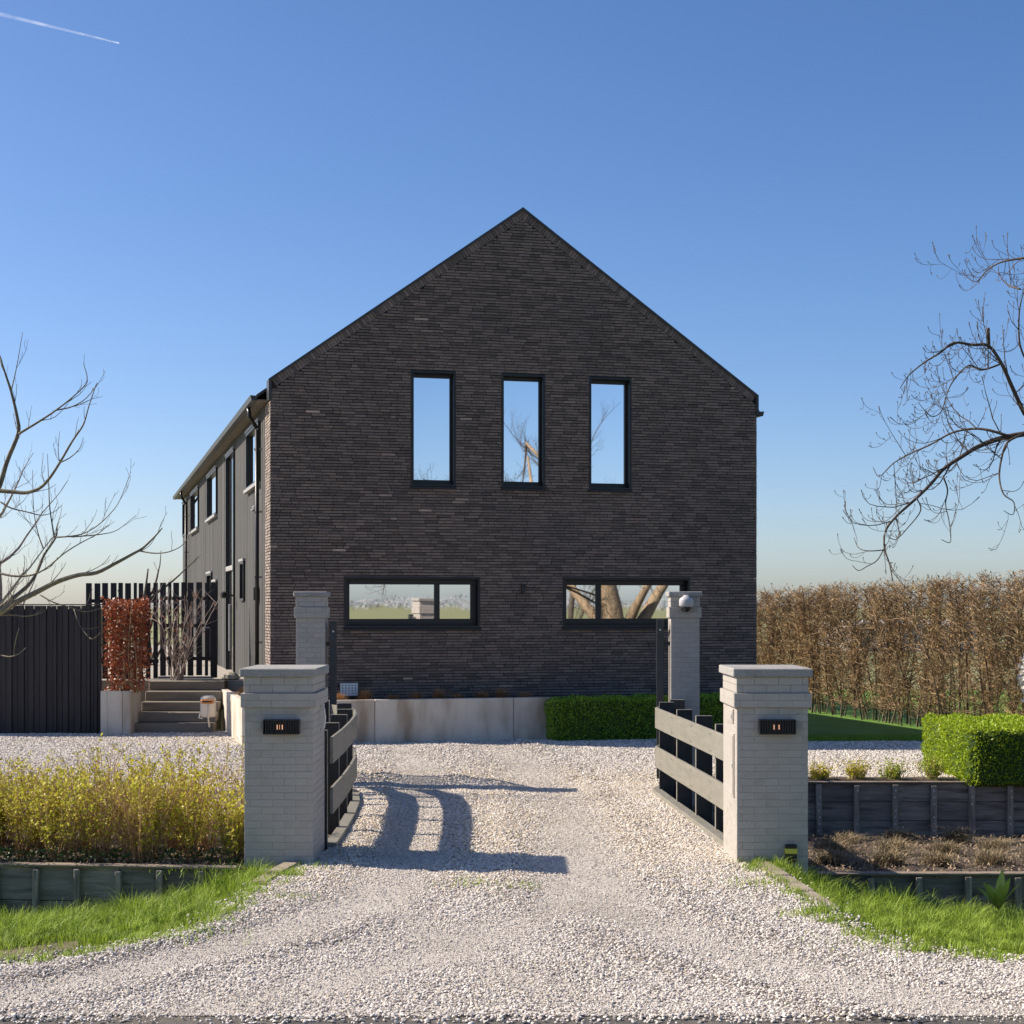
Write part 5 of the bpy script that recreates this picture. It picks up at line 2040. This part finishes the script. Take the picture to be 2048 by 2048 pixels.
limbs_l = [
    lim(L1, ZL, ZL - .8, .046, .006, 1.0, [trunk_l[2][0]]),
    lim(L1b, ZL - .6, ZL - .9, .010, .003, .6),
    lim(L2, ZL + .1, ZL + .5, .040, .006, 1.2, [trunk_l[2][0] + Vector((0, 0, .05))]),
    lim(L3, ZL + .2, ZL + .6, .044, .008, 1.1, [trunk_l[2][0] + Vector((0, 0, .1)), trunk_l[3][0] + Vector((.1, 0, .1))]),
    lim(L3b, ZL + .35, ZL + .1, .018, .004, 1.0),
    lim(L3c, ZL + .3, ZL + .1, .010, .004, .9),
    lim(L3d, ZL + .5, ZL + .6, .010, .003, .7),
    lim(L4, ZL + .2, ZL - .3, .034, .005, 1.0, [trunk_l[3][0]]),
    lim(L4b, ZL + .0, ZL + .2, .010, .003, .8),
    lim(L5, ZL - .2, ZL - .5, .016, .004, 1.1, [trunk_l[3][0] + Vector((0, -.1, -.3))]),
    lim(L5b, ZL + .3, ZL + .1, .011, .003, 1.1),
    lim(L5c, ZL + .2, ZL + .4, .009, .003, .9),
    lim(L6, ZL + .3, ZL + .6, .012, .003, 1.0, [trunk_l[3][0] + Vector((0, .1, .1))]),
    lim(L7, ZL + .4, ZL + .2, .010, .003, .9),
    lim(L7b, ZL + .3, ZL + .1, .011, .003, .9),
    lim(L8, ZL - .4, ZL - .6, .010, .004, .8),
    lim(L8b, ZL - .5, ZL - .6, .008, .004, .4),
    lim(L9, ZL - .3, ZL - .2, .012, .004, .8, [trunk_l[2][0] + Vector((0, -.1, 0))]),
    lim(L10, ZL - .2, ZL - .5, .010, .005, .3, [trunk_l[1][0]]),
    ([trunk_l[2][0], trunk_l[2][0] + Vector((-.6, .1, 1.2)), trunk_l[2][0] + Vector((-1.1, .1, 2.6)), trunk_l[2][0] + Vector((-1.3, .2, 4.2))], .08, .01, .8),
]
tree('bare_tree', 'leafless tree with upswept branches reaching in from the left', trunk_l, limbs_l, 'bark_left', 'up', rng, 3.3, .62, 3)

# a smaller bare tree far behind on the left, and two shrubs beyond the fences
def far_tree(label, x, y, h, seed, spread=1.0, material='hazed_bark', n1=9):
    rg = random.Random(seed)
    base = Vector((x, y, FIELD))
    tr = [(base, .16), (base + Vector((.05, 0, h * .25)), .13), (base + Vector((.1, 0, h * .5)), .09), (base + Vector((0, 0, h * .8)), .04), (base + Vector((.1, 0, h)), .015)]
    lm = []
    for k in range(n1):
        f = rg.uniform(.15, .8)
        p = base + Vector((.05, 0, h * f))
        a = rg.uniform(0, 6.28)
        pts = twig_path(p, Vector((math.cos(a) * spread, math.sin(a) * spread, .8)), h * rg.uniform(.3, .5), 8, .1, .05, rg)
        lm.append((pts, .045, .006, 1.0))
    return tree('bare_tree', label, tr, lm, material, 'up', rg, 2.2, h * .16, 3)


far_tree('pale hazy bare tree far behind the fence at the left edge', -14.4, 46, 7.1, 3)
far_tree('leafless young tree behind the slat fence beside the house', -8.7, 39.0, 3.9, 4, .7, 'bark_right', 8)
# trees across the road, mirrored in the windows
far_tree('wide bare tree across the road behind the viewer', 22.0, -6.0, 11.0, 6, 1.2, 'bark_right', 14)
far_tree('tall bare tree across the road further right behind the viewer', 27.0, 2.0, 12.0, 7, 1.1, 'bark_right', 14)

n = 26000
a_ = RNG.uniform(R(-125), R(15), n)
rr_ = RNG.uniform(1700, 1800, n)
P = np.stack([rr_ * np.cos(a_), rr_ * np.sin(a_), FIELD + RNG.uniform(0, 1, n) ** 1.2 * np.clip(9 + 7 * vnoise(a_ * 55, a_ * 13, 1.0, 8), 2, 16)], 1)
o = leaves('far_wood', P, 3.0, 'hazed_wood', None, .6, 1.0)
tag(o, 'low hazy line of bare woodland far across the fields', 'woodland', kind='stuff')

# far white greenhouse beyond the tall hedge
t = thing('greenhouse', 'long low pale greenhouse in the field beyond the tall hedge', 'greenhouse', (27.5, 112, FIELD))
for k in range(3):
    mb = MB()
    mb.prism([(-4.5 + k * 3, 0), (-1.6 + k * 3, 0), (-1.6 + k * 3, 1.7), (-3 + k * 3, 2.1), (-4.5 + k * 3, 1.7)], 0, 12)
    mb.build('bay', 'greenhouse_sheet', t)

# vapour trails
def contrail(label, p, q, r0, r1):
    p, q = Vector(p), Vector(q)
    mb = MB()
    n = 14
    mb.tube([(q - p) * (i / n) for i in range(n + 1)], [r0 + (r1 - r0) * i / n for i in range(n + 1)], 8)
    o = mb.build('contrail', 'vapour', None, smooth=True)
    o.location = p
    tag(o, label, 'contrail')


contrail('thin white vapour trail in the upper left of the sky', at(-260, -35, 7000), at(238, 86, 7000), 13, 3.0)
